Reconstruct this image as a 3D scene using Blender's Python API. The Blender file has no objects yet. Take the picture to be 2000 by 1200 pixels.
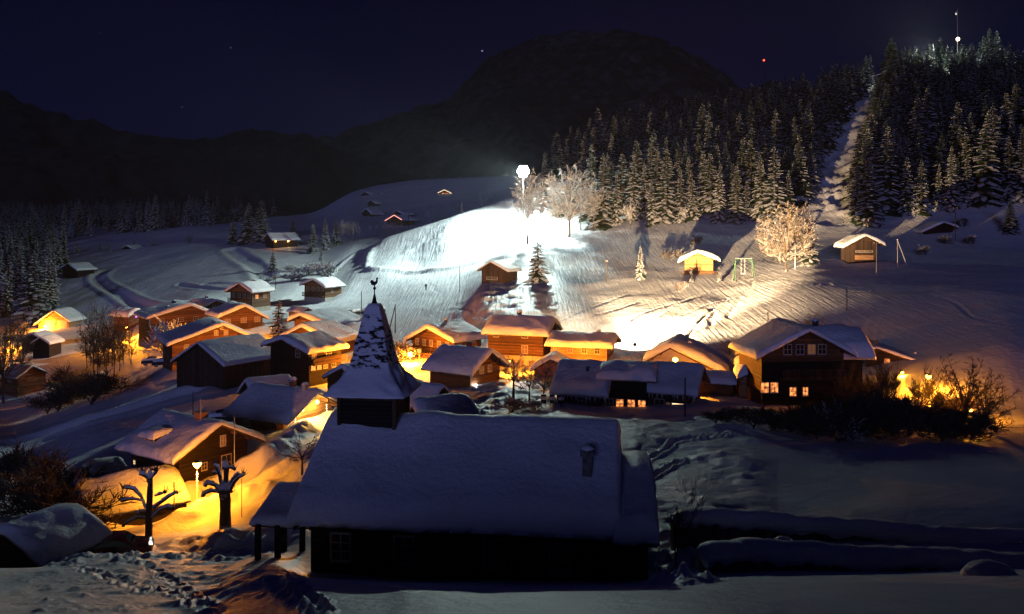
import bpy, math, random
import numpy as np
from mathutils import Vector
R_ = math.radians
sc = bpy.context.scene
col = sc.collection
F0, CX, HY = 1700.0, 1000.0, 430.0      # photograph: focal length in its pixels, centre column, horizon row

# ------------------------------------------------------------------ camera
cam_d = bpy.data.cameras.new('camera'); cam = bpy.data.objects.new('camera', cam_d); col.objects.link(cam)
cam_d.sensor_width = 36; cam_d.lens = 36*F0/2000; cam_d.shift_y = -(600-HY)/2000
cam_d.clip_start = .5; cam_d.clip_end = 12000
cam.location = (0, 0, 0); cam.rotation_euler = (R_(90), 0, 0)
sc.camera = cam

# ------------------------------------------------------------------ night sky, moonlight, exposure
world = bpy.data.worlds.new('World'); sc.world = world; world.use_nodes = True
wn = world.node_tree; wn.nodes.clear()
def wnode(t, **k):
    n = wn.nodes.new(t)
    for a, b in k.items(): setattr(n, a, b)
    return n
tc = wnode('ShaderNodeTexCoord'); sep = wnode('ShaderNodeSeparateXYZ'); wn.links.new(tc.outputs['Generated'], sep.inputs[0])
ramp = wnode('ShaderNodeValToRGB'); wn.links.new(sep.outputs['Z'], ramp.inputs[0])
ramp.color_ramp.elements[0].position = 0.0; ramp.color_ramp.elements[0].color = (.0022, .0030, .0190, 1)
ramp.color_ramp.elements[1].position = .32; ramp.color_ramp.elements[1].color = (.0008, .0011, .0100, 1)
vor = wnode('ShaderNodeTexVoronoi'); vor.inputs['Scale'].default_value = 60; wn.links.new(tc.outputs['Generated'], vor.inputs['Vector'])
lt = wnode('ShaderNodeMath', operation='LESS_THAN'); lt.inputs[1].default_value = .062; wn.links.new(vor.outputs['Distance'], lt.inputs[0])
sepc = wnode('ShaderNodeSeparateColor'); wn.links.new(vor.outputs['Color'], sepc.inputs[0])
pw = wnode('ShaderNodeMath', operation='POWER'); pw.inputs[1].default_value = 11; wn.links.new(sepc.outputs[0], pw.inputs[0])
mu = wnode('ShaderNodeMath', operation='MULTIPLY'); wn.links.new(lt.outputs[0], mu.inputs[0]); wn.links.new(pw.outputs[0], mu.inputs[1])
mx = wnode('ShaderNodeMix', data_type='RGBA'); wn.links.new(mu.outputs[0], mx.inputs['Factor'])
wn.links.new(ramp.outputs[0], mx.inputs['A']); mx.inputs['B'].default_value = (.25, .3, .5, 1)
bg = wnode('ShaderNodeBackground'); wn.links.new(mx.outputs['Result'], bg.inputs[0]); bg.inputs[1].default_value = 1.0
wo = wnode('ShaderNodeOutputWorld'); wn.links.new(bg.outputs[0], wo.inputs[0])

moon_d = bpy.data.lights.new('moonlight', 'SUN'); moon = bpy.data.objects.new('moonlight', moon_d); col.objects.link(moon)
moon_d.energy = .47; moon_d.color = (.33, .38, 1.0); moon_d.angle = R_(12)
moon.rotation_euler = (R_(90-9), 0, R_(-12))
sc.view_settings.view_transform = 'Standard'; sc.view_settings.look = 'None'
sc.view_settings.exposure = 0; sc.view_settings.gamma = 1
sc.render.film_transparent = False
sc.cycles.use_denoising = True
sc.cycles.max_bounces = 4; sc.cycles.diffuse_bounces = 2; sc.cycles.glossy_bounces = 1
sc.cycles.sample_clamp_indirect = 1.0; sc.cycles.volume_bounces = 0

# ------------------------------------------------------------------ numeric helpers
def hash2(ix, iy, s):
    n = (ix.astype(np.int64)*374761393 + iy.astype(np.int64)*668265263 + s*974634777) & 0x7fffffff
    n = ((n ^ (n >> 13))*1274126177) & 0x7fffffff
    n = (n ^ (n >> 16)) & 0xffff
    return n/65535.0
def vnoise(x, y, s=0):
    x = np.asarray(x, float); y = np.asarray(y, float)
    ix = np.floor(x); iy = np.floor(y); fx = x-ix; fy = y-iy
    fx = fx*fx*(3-2*fx); fy = fy*fy*(3-2*fy)
    a = hash2(ix, iy, s); b = hash2(ix+1, iy, s); c = hash2(ix, iy+1, s); d = hash2(ix+1, iy+1, s)
    return (a*(1-fx)+b*fx)*(1-fy)+(c*(1-fx)+d*fx)*fy*1.0 - .5
def fbm(x, y, s=0, o=4):
    v = 0; a = 1.0
    for k in range(o):
        v = v + a*vnoise(x*2**k+17.3*k, y*2**k-9.1*k, s+k); a *= .5
    return v
def pchip(xs, ys, xq):
    xs = np.asarray(xs, float); ys = np.asarray(ys, float)
    h = np.diff(xs); d = np.diff(ys, axis=0)
    if ys.ndim > 1: h_ = h[:, None]
    else: h_ = h
    d = d/h_
    m = np.zeros_like(ys)
    w1 = 2*h_[1:]+h_[:-1]; w2 = h_[1:]+2*h_[:-1]
    same = (d[:-1]*d[1:]) > 0
    with np.errstate(divide='ignore', invalid='ignore'):
        hm = (w1+w2)/(w1/d[:-1]+w2/d[1:])
    m[1:-1] = np.where(same, hm, 0)
    m[0] = d[0]; m[-1] = d[-1]
    xq = np.clip(xq, xs[0], xs[-1])
    i = np.clip(np.searchsorted(xs, xq, side='right')-1, 0, len(xs)-2)
    t = (xq-xs[i])/h[i]
    if ys.ndim > 1: t = t[:, None]; hh = h[i][:, None]
    else: hh = h[i]
    return ((2*t**3-3*t**2+1)*ys[i] + (t**3-2*t**2+t)*hh*m[i] + (-2*t**3+3*t**2)*ys[i+1] + (t**3-t**2)*hh*m[i+1])

# ------------------------------------------------------------------ terrain: for each bearing (a column of the photograph) the row at which ground at distance Y shows
COLS = {
 0: [(27,1206),(37,1150),(43,1110),(47,1122),(53,1118),(60,1062),(72,1008),(85,950),(115,866),(140,831),(170,760),(210,697),(250,648),(300,583),(350,537),(420,499),(520,469),(700,440),(900,440)],
 200: [(27,1203),(38,1135),(50,1084),(56,1092),(62,1066),(72,1020),(85,942),(110,832),(140,782),(170,740),(210,681),(250,634),(290,577),(340,532),(400,494),(480,465),(600,444),(700,440),(900,440)],
 400: [(27,1200),(38,1130),(50,1086),(57,1086),(64,1046),(72,997),(80,945),(100,838),(125,760),(150,708),(190,645),(215,610),(260,572),(320,520),(400,470),(480,441),(560,441),(700,448),(900,450)],
 540: [(24,1200),(33,1119),(37,1097),(42,1080),(48,1072),(56,1062),(64,1012),(75,925),(95,832),(125,752),(150,702),(190,632),(235,592),(265,552),(300,522),(340,491),(400,459),(480,437),(600,426),(700,424),(900,430)],
 600: [(22,1200),(30,1130),(36,1128),(45,1034),(60,968),(75,900),(95,828),(125,750),(150,700),(190,628),(235,588),(265,548),(300,521),(340,490),(400,460),(480,438),(600,426),(700,418),(900,424)],
 700: [(21.5,1200),(30,1136),(36,1134),(45,1034),(60,955),(75,880),(95,820),(125,745),(150,692),(190,618),(235,574),(262,531),(285,506),(320,484),(370,466),(440,440),(560,404),(700,372),(900,380)],
 745: [(21.5,1200),(30,1137),(36,1136),(45,1034),(60,950),(75,875),(95,818),(125,742),(150,690),(190,612),(235,562),(258,526),(280,500),(305,468),(335,470),(380,456),(450,435),(560,402),(700,362),(900,372)],
 800: [(21,1200),(29,1140),(36,1138),(50,991),(60,926),(75,861),(90,808),(110,762),(140,715),(160,669),(180,624),(210,576),(240,541),(255,528),(278,490),(300,450),(345,468),(400,452),(450,433),(600,384),(700,354),(900,365)],
 900: [(21,1200),(29,1143),(36,1138),(50,983),(60,918),(75,856),(90,803),(110,760),(140,715),(160,665),(180,612),(210,562),(235,523),(260,485),(295,418),(340,446),(400,440),(600,376),(700,348),(900,362)],
 950: [(21,1200),(29,1145),(36,1138),(50,978),(60,915),(75,848),(90,799),(110,753),(137,718),(155,666),(170,616),(190,568),(202,551),(235,515),(262,480),(297,402),(345,438),(400,430),(500,405),(600,374),(700,346),(900,363)],
 1000: [(21,1200),(28,1148),(33,1145),(36,1138),(50,974),(60,912),(72,850),(80,817),(95,779),(110,747),(135,720),(150,668),(165,621),(190,566),(200,550),(230,510),(262,474),(300,386),(350,425),(500,400),(700,345),(900,365)],
 1100: [(20.5,1200),(27.5,1149),(33,1145),(36,1138),(50,974),(60,908),(72,843),(82,812),(95,787),(110,755),(128,722),(140,684),(150,656),(165,608),(190,557),(200,543),(230,500),(262,466),(300,400),(350,345),(400,325),(480,340),(700,345),(900,365)],
 1200: [(20,1200),(27,1150),(36,1138),(50,974),(60,906),(75,833),(92,800),(110,760),(124,722),(132,693),(150,640),(170,590),(200,536),(230,489),(255,453),(300,385),(350,323),(400,285),(450,286),(700,357),(900,370)],
 1400: [(20,1195),(28,1144),(36,1120),(50,957),(70,855),(90,798),(112,752),(124,712),(140,660),(160,608),(190,545),(220,488),(245,440),(300,351),(350,284),(400,251),(460,250),(700,357),(900,370)],
 1600: [(20,1200),(28,1142),(35,1115),(45,1000),(55,935),(75,840),(95,790),(120,713),(140,624),(170,540),(190,503),(220,461),(250,403),(300,317),(370,223),(420,207),(480,235),(700,330),(900,350)],
 1800: [(20,1195),(28,1136),(35,1110),(45,985),(55,915),(75,840),(95,770),(110,705),(140,588),(170,525),(190,493),(215,446),(260,338),(320,228),(380,171),(420,163),(480,200),(700,300),(900,330)],
 2000: [(20,1190),(28,1130),(35,1100),(45,975),(55,905),(75,835),(90,786),(110,672),(140,566),(170,512),(195,479),(230,386),(280,284),(340,200),(400,166),(450,170),(700,260),(900,300)],
}
COLS[-500] = COLS[0]; COLS[2500] = COLS[2000]
NR, NC = 940, 860
TLO, THI = -.80, .80
LN = np.linspace(math.log(5), math.log(880), NR)
TT = np.linspace(TLO, THI, NC)
cx = sorted(COLS)
M = []
for c in cx:
    pts = [(5, HY+F0*5.2/5), (10, HY+F0*6.4/10)] + COLS[c]
    M.append(pchip([math.log(p[0]) for p in pts], [p[1] for p in pts], LN))
M = np.array(M)
ROW = pchip([(c-CX)/F0 for c in cx], M, TT)          # NC x NR rows
for _ in range(3):
    P = np.pad(ROW, ((2, 2), (1, 1)), 'edge'); ROW = (P[:-4, 1:-1]+P[1:-3, 1:-1]+P[2:-2, 1:-1]*2+P[3:-1, 1:-1]+P[4:, 1:-1])/6*.5 + .5*(P[2:-2, :-2]+P[2:-2, 2:]+2*P[2:-2, 1:-1])/4
GY = np.exp(LN)[None, :]*np.ones((NC, 1)); GX = TT[:, None]*GY
GZ = (HY-ROW)/F0*GY
def gidx(X, Y):
    X = np.asarray(X, float); Y = np.clip(np.asarray(Y, float), 5.01, 879)
    a = np.clip((X/Y-TLO)/(THI-TLO)*(NC-1), 0, NC-1.001); b = np.clip((np.log(Y)-LN[0])/(LN[-1]-LN[0])*(NR-1), 0, NR-1.001)
    return a, b
def ground(X, Y):
    a, b = gidx(X, Y); i = a.astype(int); j = b.astype(int); fa = a-i; fb = b-j
    v = (GZ[i, j]*(1-fa)+GZ[i+1, j]*fa)*(1-fb)+(GZ[i, j+1]*(1-fa)+GZ[i+1, j+1]*fa)*fb
    return float(v) if v.ndim == 0 else v
def at(px, Y, py=None):
    return Vector(((px-CX)/F0*Y, Y, (HY-py)/F0*Y if py is not None else ground((px-CX)/F0*Y, Y)))
def hit(px, py, Ymin=15, Ymax=870):
    """where the line of sight through a photograph pixel meets the ground"""
    Ys = np.exp(np.linspace(math.log(Ymin), math.log(Ymax), 1500)); z = ground((px-CX)/F0*Ys, Ys)
    ok = np.nonzero(z >= (HY-py)/F0*Ys)[0]
    Y = Ys[ok[0]] if len(ok) else Ymax
    return (px-CX)/F0*Y, Y

# --- mounds, banks, roads and tracks are shaped into the ground
def poly_dist(pts, wmax):
    """distance of every ground vertex near a polyline; returns idx mask, dist, signed side"""
    pts = np.array(pts, float)
    lo = pts.min(0)-wmax; hi = pts.max(0)+wmax
    m = (GX > lo[0]) & (GX < hi[0]) & (GY > lo[1]) & (GY < hi[1])
    X = GX[m]; Y = GY[m]; best = np.full(X.shape, 1e9); side = np.zeros(X.shape)
    for k in range(len(pts)-1):
        a = pts[k]; d = pts[k+1]-a; L2 = max((d**2).sum(), 1e-9)
        t = np.clip(((X-a[0])*d[0]+(Y-a[1])*d[1])/L2, 0, 1)
        dx = X-(a[0]+t*d[0]); dy = Y-(a[1]+t*d[1]); dd = np.hypot(dx, dy); b = dd < best
        best[b] = dd[b]; side[b] = np.sign(d[0]*dy-d[1]*dx)[b]
    return m, best, side
def smooth_poly(pts, n=8):
    pts = [np.array(p, float) for p in pts]; out = []
    for k in range(len(pts)-1):
        p0 = pts[max(k-1, 0)]; p1 = pts[k]; p2 = pts[k+1]; p3 = pts[min(k+2, len(pts)-1)]
        for i in range(n):
            t = i/n; out.append(.5*((2*p1)+(-p0+p2)*t+(2*p0-5*p1+4*p2-p3)*t*t+(-p0+3*p1-3*p2+p3)*t**3))
    out.append(pts[-1]); return out
def groove(pix, w, depth, lip=.4, rng=(15, 870), rough=.0):
    pts = smooth_poly([hit(x, y, *rng) for x, y in pix])
    m, d, s = poly_dist(pts, w*4)
    f = -depth*np.exp(-(d/w)**4) + depth*lip*np.exp(-((d-w*1.5)/(w*.55))**2)
    if rough: f = f*(1+rough*vnoise(GX[m]/w, GY[m]/w, 5)*2)
    GZ[m] += f
def ridge(pix, w, h, rng=(15, 870), rough=.5, ns=1.0):
    pts = smooth_poly([hit(x, y, *rng) for x, y in pix])
    m, d, s = poly_dist(pts, w*3)
    GZ[m] += h*np.exp(-(d/w)**2)*(1+rough*2*vnoise(GX[m]/ns, GY[m]/ns, 7))
def mound(px, Y, rx, ry, h, rough=.15):
    X = (px-CX)/F0*Y; q = ((GX-X)/rx)**2+((GY-Y)/ry)**2; m = q < 6
    GZ[m] += h*np.exp(-q[m])*(1+rough*2*fbm(GX[m]/.8, GY[m]/.8, 3))
# broad unevenness everywhere, finer lumps where snow was ploughed
GZ += np.clip((GY-40)/80, 0, 1)*fbm(GX/22, GY/22, 1, 3)*np.clip(GY/300, .25, 1.2)*.65
GZ += fbm(GX/5, GY/5, 11, 3)*.10*np.clip(GY/40, .5, 1.1)
def rough_patch(px0, px1, y0, y1, amp, scl, seed=21):
    t = GX/GY; a = (px0-CX)/F0; b = (px1-CX)/F0; e = .03
    w = np.clip((t-a)/e, 0, 1)*np.clip((b-t)/e, 0, 1)*np.clip((GY-y0)/(y0*.08), 0, 1)*np.clip((y1-GY)/(y1*.08), 0, 1)
    m = w > 0
    n = fbm(GX[m]/scl, GY[m]/scl, seed, 4)
    GZ[m] += w[m]*amp*(n+np.abs(n)*.6)
rough_patch(70, 620, 42, 57, .34, .7)
rough_patch(20, 560, 26, 44, .16, .8, 31)
rough_patch(1190, 1520, 42, 90, .5, 5, 41)
rough_patch(1190, 1520, 42, 90, .13, 1.3, 43)
rough_patch(880, 1120, 78, 112, .45, 1.6, 47)
rough_patch(1250, 1420, 28, 46, .7, 1.0, 49)
rough_patch(820, 1060, 150, 200, .55, 2.2, 51)
rough_patch(730, 1010, 255, 300, .55, 3.0, 53)
rough_patch(640, 720, 170, 215, .9, 2.5, 57)
rough_patch(1560, 1800, 220, 390, 1.6, 4.5, 59)
rough_patch(430, 620, 62, 86, .15, 1.2, 61)
# the village road and its ploughed banks
groove([(20,1100),(110,1062),(187,1047),(285,1022),(385,985),(480,935),(560,893),(625,850),(655,822)], 2.2, .75, .9, (58, 110), .25)
ridge([(300,985),(350,962),(420,930),(500,893),(560,862),(610,838)], 1.0, .5, (60, 110), .8, 1.1)
ridge([(360,1003),(410,985),(470,972),(520,955)], 1.2, .5, (60, 90), .7, .9)
ridge([(270,1076),(330,1066),(400,1058)], 1.5, .3, (50, 60), .8, .7)
ridge([(440,1083),(520,1078),(590,1066)], .9, .7, (48, 62), .9, .6)
mound(455, 61.5, 4.2, 1.2, .75); mound(400, 63.5, 2.5, 1.2, .35); mound(560, 66, 4, 2.5, .7)
mound(130, 66, 3, 1.2, 1.0); mound(285, 57.5, 1.5, 1.0, .5)
# piste, tracks and paths
groove([(600,590),(640,548),(672,512),(710,487),(760,462),(790,452)], 6.5, .7, .25, (200, 420))
ridge([(724,490),(718,510),(722,526),(780,531),(860,527),(930,515),(1000,502)], 1.3, .8, (225, 300), .5, 2.5)
groove([(640,548),(672,512),(710,487)], .8, -.5, .0, (200, 420))
groove([(0,872),(100,846),(210,812),(300,786),(350,772)], 2.8, .7, .6, (90, 135))
groove([(205,530),(190,545),(230,572),(330,600)], 2.2, .55, .8, (230, 400))
groove([(450,488),(500,520),(520,545)], 3, .7, .5, (220, 380))
groove([(400,555),(520,562),(440,566),(350,556)], 1.2, .5, .5, (220, 380))
for tr in ([(1250,650),(1300,610),(1360,580),(1440,556),(1500,535)], [(1215,655),(1240,620),(1330,590),(1400,572)], [(1070,640),(1160,600),(1230,575)],
           [(1290,640),(1370,600),(1460,570),(1470,545)], [(1340,660),(1385,610),(1420,585)], [(1500,545),(1640,560),(1780,572),(1860,590),(1900,620),(1960,655)],
           [(1500,560),(1600,555),(1720,550),(1900,545)], [(1100,630),(1180,612),(1250,590)], [(900,600),(960,625),(1040,650)], [(880,560),(940,540),(1040,520),(1180,530)]):
    groove(tr, .36, .09, .6, (120, 260), .5)
for tr in ([(1265,900),(1300,880),(1330,860),(1420,850)], [(1220,960),(1280,930),(1330,900)], [(880,830),(950,800),(1020,790)], [(930,825),(1000,812),(1090,800)]):
    groove(tr, .22, .3, .6, (42, 110), .8)
# footprints crossing the foreground
rf = random.Random(4)
for (x0, y0, x1, y1, n) in ((250,1075,420,1200,26),(560,1120,640,1200,20),(300,1150,430,1190,12),(520,1130,620,1200,14),(150,1105,300,1160,18)):
    for k in range(n):
        f = k/n; X, Y = hit(x0+(x1-x0)*f+rf.uniform(-7, 7), y0+(y1-y0)*f+rf.uniform(-3, 3), 15, 60)
        q = ((GX-X)/.20)**2+((GY-Y)/.32)**2; m = q < 5
        GZ[m] -= .22*np.exp(-q[m]**2)-.07*np.exp(-(q[m]-2)**2)
for (x0, y0, x1, y1, n) in ((1470,545,1440,590,9),(1440,590,1420,625,8),(1385,640,1395,600,8),(820,535,860,575,14)):
    for k in range(n):
        f = k/n; X, Y = hit(x0+(x1-x0)*f+rf.uniform(-4, 4), y0+(y1-y0)*f, 120, 300)
        q = ((GX-X)/.5)**2+((GY-Y)/.7)**2; m = q < 5
        GZ[m] -= .16*np.exp(-q[m]**2)

# ------------------------------------------------------------------ materials
MAT = {}
def mat(name, base=(.5, .5, .5), rough=.7, build=None, spec=.3, metal=0, emit=None, estr=0):
    m = bpy.data.materials.new(name); m.use_nodes = True; nt = m.node_tree; b = nt.nodes['Principled BSDF']
    b.inputs['Base Color'].default_value = (*base, 1); b.inputs['Roughness'].default_value = rough
    b.inputs['Specular IOR Level'].default_value = spec; b.inputs['Metallic'].default_value = metal
    if emit: b.inputs['Emission Color'].default_value = (*emit, 1); b.inputs['Emission Strength'].default_value = estr
    if build: build(nt, b)
    MAT[name] = m; return m
def N(nt, t, ins={}, **k):
    n = nt.nodes.new(t)
    for a, v in k.items(): setattr(n, a, v)
    for a, v in ins.items():
        if hasattr(v, 'is_output'): nt.links.new(v, n.inputs[a])
        else: n.inputs[a].default_value = v
    return n
def bump(nt, b, height, dist, strength=1.0):
    bp = N(nt, 'ShaderNodeBump', {'Height': height, 'Distance': dist, 'Strength': strength}); nt.links.new(bp.outputs[0], b.inputs['Normal']); return bp
def snow_mat(name, s1, d1, aniso=None, base=(.80, .82, .86)):
    def f(nt, b):
        g = N(nt, 'ShaderNodeNewGeometry')
        a = N(nt, 'ShaderNodeTexNoise', {'Vector': g.outputs['Position'], 'Scale': s1, 'Detail': 6.0, 'Roughness': .65})
        h = a.outputs[0]
        if aniso:   # groomed corduroy running down the slope
            mp = N(nt, 'ShaderNodeMapping', {'Vector': g.outputs['Position'], 'Rotation': (0, 0, R_(22)), 'Scale': (1.0, .05, .05)})
            w = N(nt, 'ShaderNodeTexNoise', {'Vector': mp.outputs[0], 'Scale': aniso, 'Detail': 2.0})
            ad = N(nt, 'ShaderNodeMath', {0: w.outputs[0], 1: 1.1}, operation='MULTIPLY')
            sy = N(nt, 'ShaderNodeSeparateXYZ', {0: g.outputs['Position']}); my = N(nt, 'ShaderNodeMapRange', {'Value': sy.outputs['Y'], 'From Min': 95.0, 'From Max': 150.0, 'To Min': 0.0, 'To Max': 1.0})
            ad = N(nt, 'ShaderNodeMath', {0: ad.outputs[0], 1: my.outputs[0]}, operation='MULTIPLY')
            sm = N(nt, 'ShaderNodeMath', {0: a.outputs[0], 1: ad.outputs[0]}, operation='ADD'); h = sm.outputs[0]
        bump(nt, b, h, d1)
        c = N(nt, 'ShaderNodeTexNoise', {'Vector': g.outputs['Position'], 'Scale': .35, 'Detail': 4.0})
        mr = N(nt, 'ShaderNodeMapRange', {'Value': c.outputs[0], 'From Min': .35, 'From Max': .65, 'To Min': .88, 'To Max': 1.0})
        mm = N(nt, 'ShaderNodeMix', {'Factor': 1.0, 'A': (*base, 1)}, data_type='RGBA', blend_type='MULTIPLY')
        nt.links.new(mr.outputs[0], mm.inputs['B']); nt.links.new(mm.outputs['Result'], b.inputs['Base Color'])
    return mat(name, base, .55, f, .25)
snow_mat('ground snow', 1.1, .16, 2.0); snow_mat('roof snow', 2.2, .17); snow_mat('fine snow', 3.2, .10); snow_mat('tree snow', 5, .05, base=(.50, .50, .52))
def wood_mat(name, base, plank=4.5, vert=False, var=.5, rough=.75):
    def f(nt, b):
        tcn = N(nt, 'ShaderNodeTexCoord'); oi = N(nt, 'ShaderNodeObjectInfo')
        sp = N(nt, 'ShaderNodeSeparateXYZ', {0: tcn.outputs['Object']})
        ax = sp.outputs['Z']
        if vert: ax = N(nt, 'ShaderNodeMath', {0: sp.outputs['X'], 1: sp.outputs['Y']}, operation='ADD').outputs[0]
        ml = N(nt, 'ShaderNodeMath', {0: ax, 1: plank}, operation='MULTIPLY')
        fr = N(nt, 'ShaderNodeMath', {0: ml.outputs[0]}, operation='FRACT'); fl = N(nt, 'ShaderNodeMath', {0: ml.outputs[0]}, operation='FLOOR')
        wn_ = N(nt, 'ShaderNodeTexWhiteNoise', {'W': fl.outputs[0]}, noise_dimensions='1D')
        mp = N(nt, 'ShaderNodeMapping', {'Vector': tcn.outputs['Object'], 'Scale': (9, 9, .7) if vert else (.7, .7, 9)})
        no = N(nt, 'ShaderNodeTexNoise', {'Vector': mp.outputs[0], 'Scale': 1.3, 'Detail': 5.0})
        pg = N(nt, 'ShaderNodeMath', {0: fr.outputs[0], 1: .5}, operation='SUBTRACT'); ab = N(nt, 'ShaderNodeMath', {0: pg.outputs[0]}, operation='ABSOLUTE')
        edge = N(nt, 'ShaderNodeMapRange', {'Value': ab.outputs[0], 'From Min': .38, 'From Max': .5, 'To Min': 1.0, 'To Max': .35})
        v1 = N(nt, 'ShaderNodeMapRange', {'Value': wn_.outputs[0], 'To Min': 1-var, 'To Max': 1+var*.6})
        v2 = N(nt, 'ShaderNodeMapRange', {'Value': no.outputs[0], 'From Min': .3, 'From Max': .7, 'To Min': .6, 'To Max': 1.35})
        m1 = N(nt, 'ShaderNodeMath', {0: v1.outputs[0], 1: v2.outputs[0]}, operation='MULTIPLY'); m2 = N(nt, 'ShaderNodeMath', {0: m1.outputs[0], 1: edge.outputs[0]}, operation='MULTIPLY')
        v3 = N(nt, 'ShaderNodeMapRange', {'Value': oi.outputs['Random'], 'To Min': .75, 'To Max': 1.25}); m3 = N(nt, 'ShaderNodeMath', {0: m2.outputs[0], 1: v3.outputs[0]}, operation='MULTIPLY')
        mm = N(nt, 'ShaderNodeMix', {'Factor': 1.0, 'A': (*base, 1)}, data_type='RGBA', blend_type='MULTIPLY'); nt.links.new(m3.outputs[0], mm.inputs['B'])
        nt.links.new(mm.outputs['Result'], b.inputs['Base Color']); bump(nt, b, edge.outputs[0], .03)
    return mat(name, base, rough, f, .2)
wood_mat('chalet wood', (.15, .068, .028)); wood_mat('old wood', (.055, .032, .02), 5, True); wood_mat('dark wood', (.022, .013, .009), 5); wood_mat('pale wood', (.30, .17, .08), 5)
wood_mat('board', (.09, .045, .022), 3.0, True)
def noisy(name, base, scale, lo=.6, hi=1.3, rough=.85, bd=.02, spec=.2):
    def f(nt, b):
        tcn = N(nt, 'ShaderNodeTexCoord'); no = N(nt, 'ShaderNodeTexNoise', {'Vector': tcn.outputs['Object'], 'Scale': scale, 'Detail': 6.0, 'Roughness': .6})
        v = N(nt, 'ShaderNodeMapRange', {'Value': no.outputs[0], 'From Min': .3, 'From Max': .7, 'To Min': lo, 'To Max': hi})
        mm = N(nt, 'ShaderNodeMix', {'Factor': 1.0, 'A': (*base, 1)}, data_type='RGBA', blend_type='MULTIPLY'); nt.links.new(v.outputs[0], mm.inputs['B'])
        nt.links.new(mm.outputs['Result'], b.inputs['Base Color']); bump(nt, b, no.outputs[0], bd)
    return mat(name, base, rough, f, spec)
wood_mat('golden wood', (.50, .27, .09), 3.2)
noisy('plaster', (.42, .38, .32), 2.5, .8, 1.12); noisy('stone', (.16, .15, .14), 3, .4, 1.5, bd=.08)
noisy('needles', (.020, .034, .018), 1.5, .5, 1.5); noisy('twig', (.055, .042, .032), 4, .6, 1.4); noisy('bark', (.06, .045, .035), 6, .5, 1.5, bd=.05)
noisy('brick', (.22, .10, .06), 8); noisy('metal', (.25, .25, .25), 20, .8, 1.2, rough=.45, spec=.5); noisy('dark metal', (.02, .02, .022), 10, .8, 1.2, rough=.5)
noisy('green paint', (.10, .24, .12), 5); noisy('cloth', (.03, .03, .045), 6); noisy('skin', (.45, .28, .2), 6)
mat('red paint', (.20, .02, .015), .25, spec=.6); mat('tyre', (.02, .02, .02), .9); mat('white paint', (.7, .68, .64), .6)
mat('glass', (.02, .02, .025), .08, spec=.6); mat('shutter', (.10, .05, .025), .7); mat('window frame', (.42, .34, .26), .6)
def room(nt, b, s):      # curtains and lamps inside make the panes uneven
    g = N(nt, 'ShaderNodeNewGeometry'); no = N(nt, 'ShaderNodeTexNoise', {'Vector': g.outputs['Position'], 'Scale': 3.2, 'Detail': 2.0})
    mr = N(nt, 'ShaderNodeMapRange', {'Value': no.outputs[0], 'From Min': .36, 'From Max': .66, 'To Min': s*.2, 'To Max': s*1.9}); nt.links.new(mr.outputs[0], b.inputs['Emission Strength'])
mat('lit pane', (.3, .15, .06), .4, build=lambda nt, b: room(nt, b, 1.1), emit=(1, .30, .07), estr=1.1); mat('dim pane', (.10, .055, .03), .4, emit=(1, .40, .14), estr=.12); mat('white pane', (.5, .4, .3), .4, emit=(1, .72, .38), estr=2.0)
mat('sodium glow', (1, .6, .2), .5, emit=(1, .52, .10), estr=14); mat('warm glow', (1, .8, .5), .5, emit=(1, .72, .38), estr=22)
mat('flood glow', (1, 1, 1), .5, emit=(.93, 1, .95), estr=150); mat('red glow', (1, .1, .05), .5, emit=(1, .05, .03), estr=6); mat('blue glow', (.2, .1, 1), .5, emit=(.25, .12, 1), estr=5); mat('pink glow', (1, .3, .2), .5, emit=(1, .36, .25), estr=2.4)
def frost(nt, b, col=(.05, .038, .03), t0=.0, t1=.6, amt=1.0):
    g = N(nt, 'ShaderNodeNewGeometry'); s = N(nt, 'ShaderNodeSeparateXYZ', {0: g.outputs['Normal']})
    no = N(nt, 'ShaderNodeTexNoise', {'Vector': g.outputs['Position'], 'Scale': 1.7, 'Detail': 3.0})
    ad = N(nt, 'ShaderNodeMath', {0: s.outputs['Z'], 1: no.outputs[0]}, operation='ADD')
    mr = N(nt, 'ShaderNodeMapRange', {'Value': ad.outputs[0], 'From Min': t0+.5, 'From Max': t1+.5, 'To Min': 0.0, 'To Max': amt})
    mm = N(nt, 'ShaderNodeMix', {'Factor': mr.outputs[0], 'A': (*col, 1), 'B': (.78, .8, .84, 1)}, data_type='RGBA')
    nt.links.new(mm.outputs['Result'], b.inputs['Base Color'])
mat('frosted bark', rough=.8, build=lambda nt, b: frost(nt, b))
mat('snowy bark', rough=.85, build=lambda nt, b: frost(nt, b, (.045, .03, .022), .15, .45))
mat('rimed twig', rough=.8, build=lambda nt, b: frost(nt, b, (.08, .065, .05), -.7, .5, .8))
mat('golden twig', rough=.8, build=lambda nt, b: frost(nt, b, (.10, .065, .03), -.1, .5, .75))
mat('leafy twig', rough=.8, build=lambda nt, b: frost(nt, b, (.04, .03, .02), .1, .7, .7))
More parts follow.
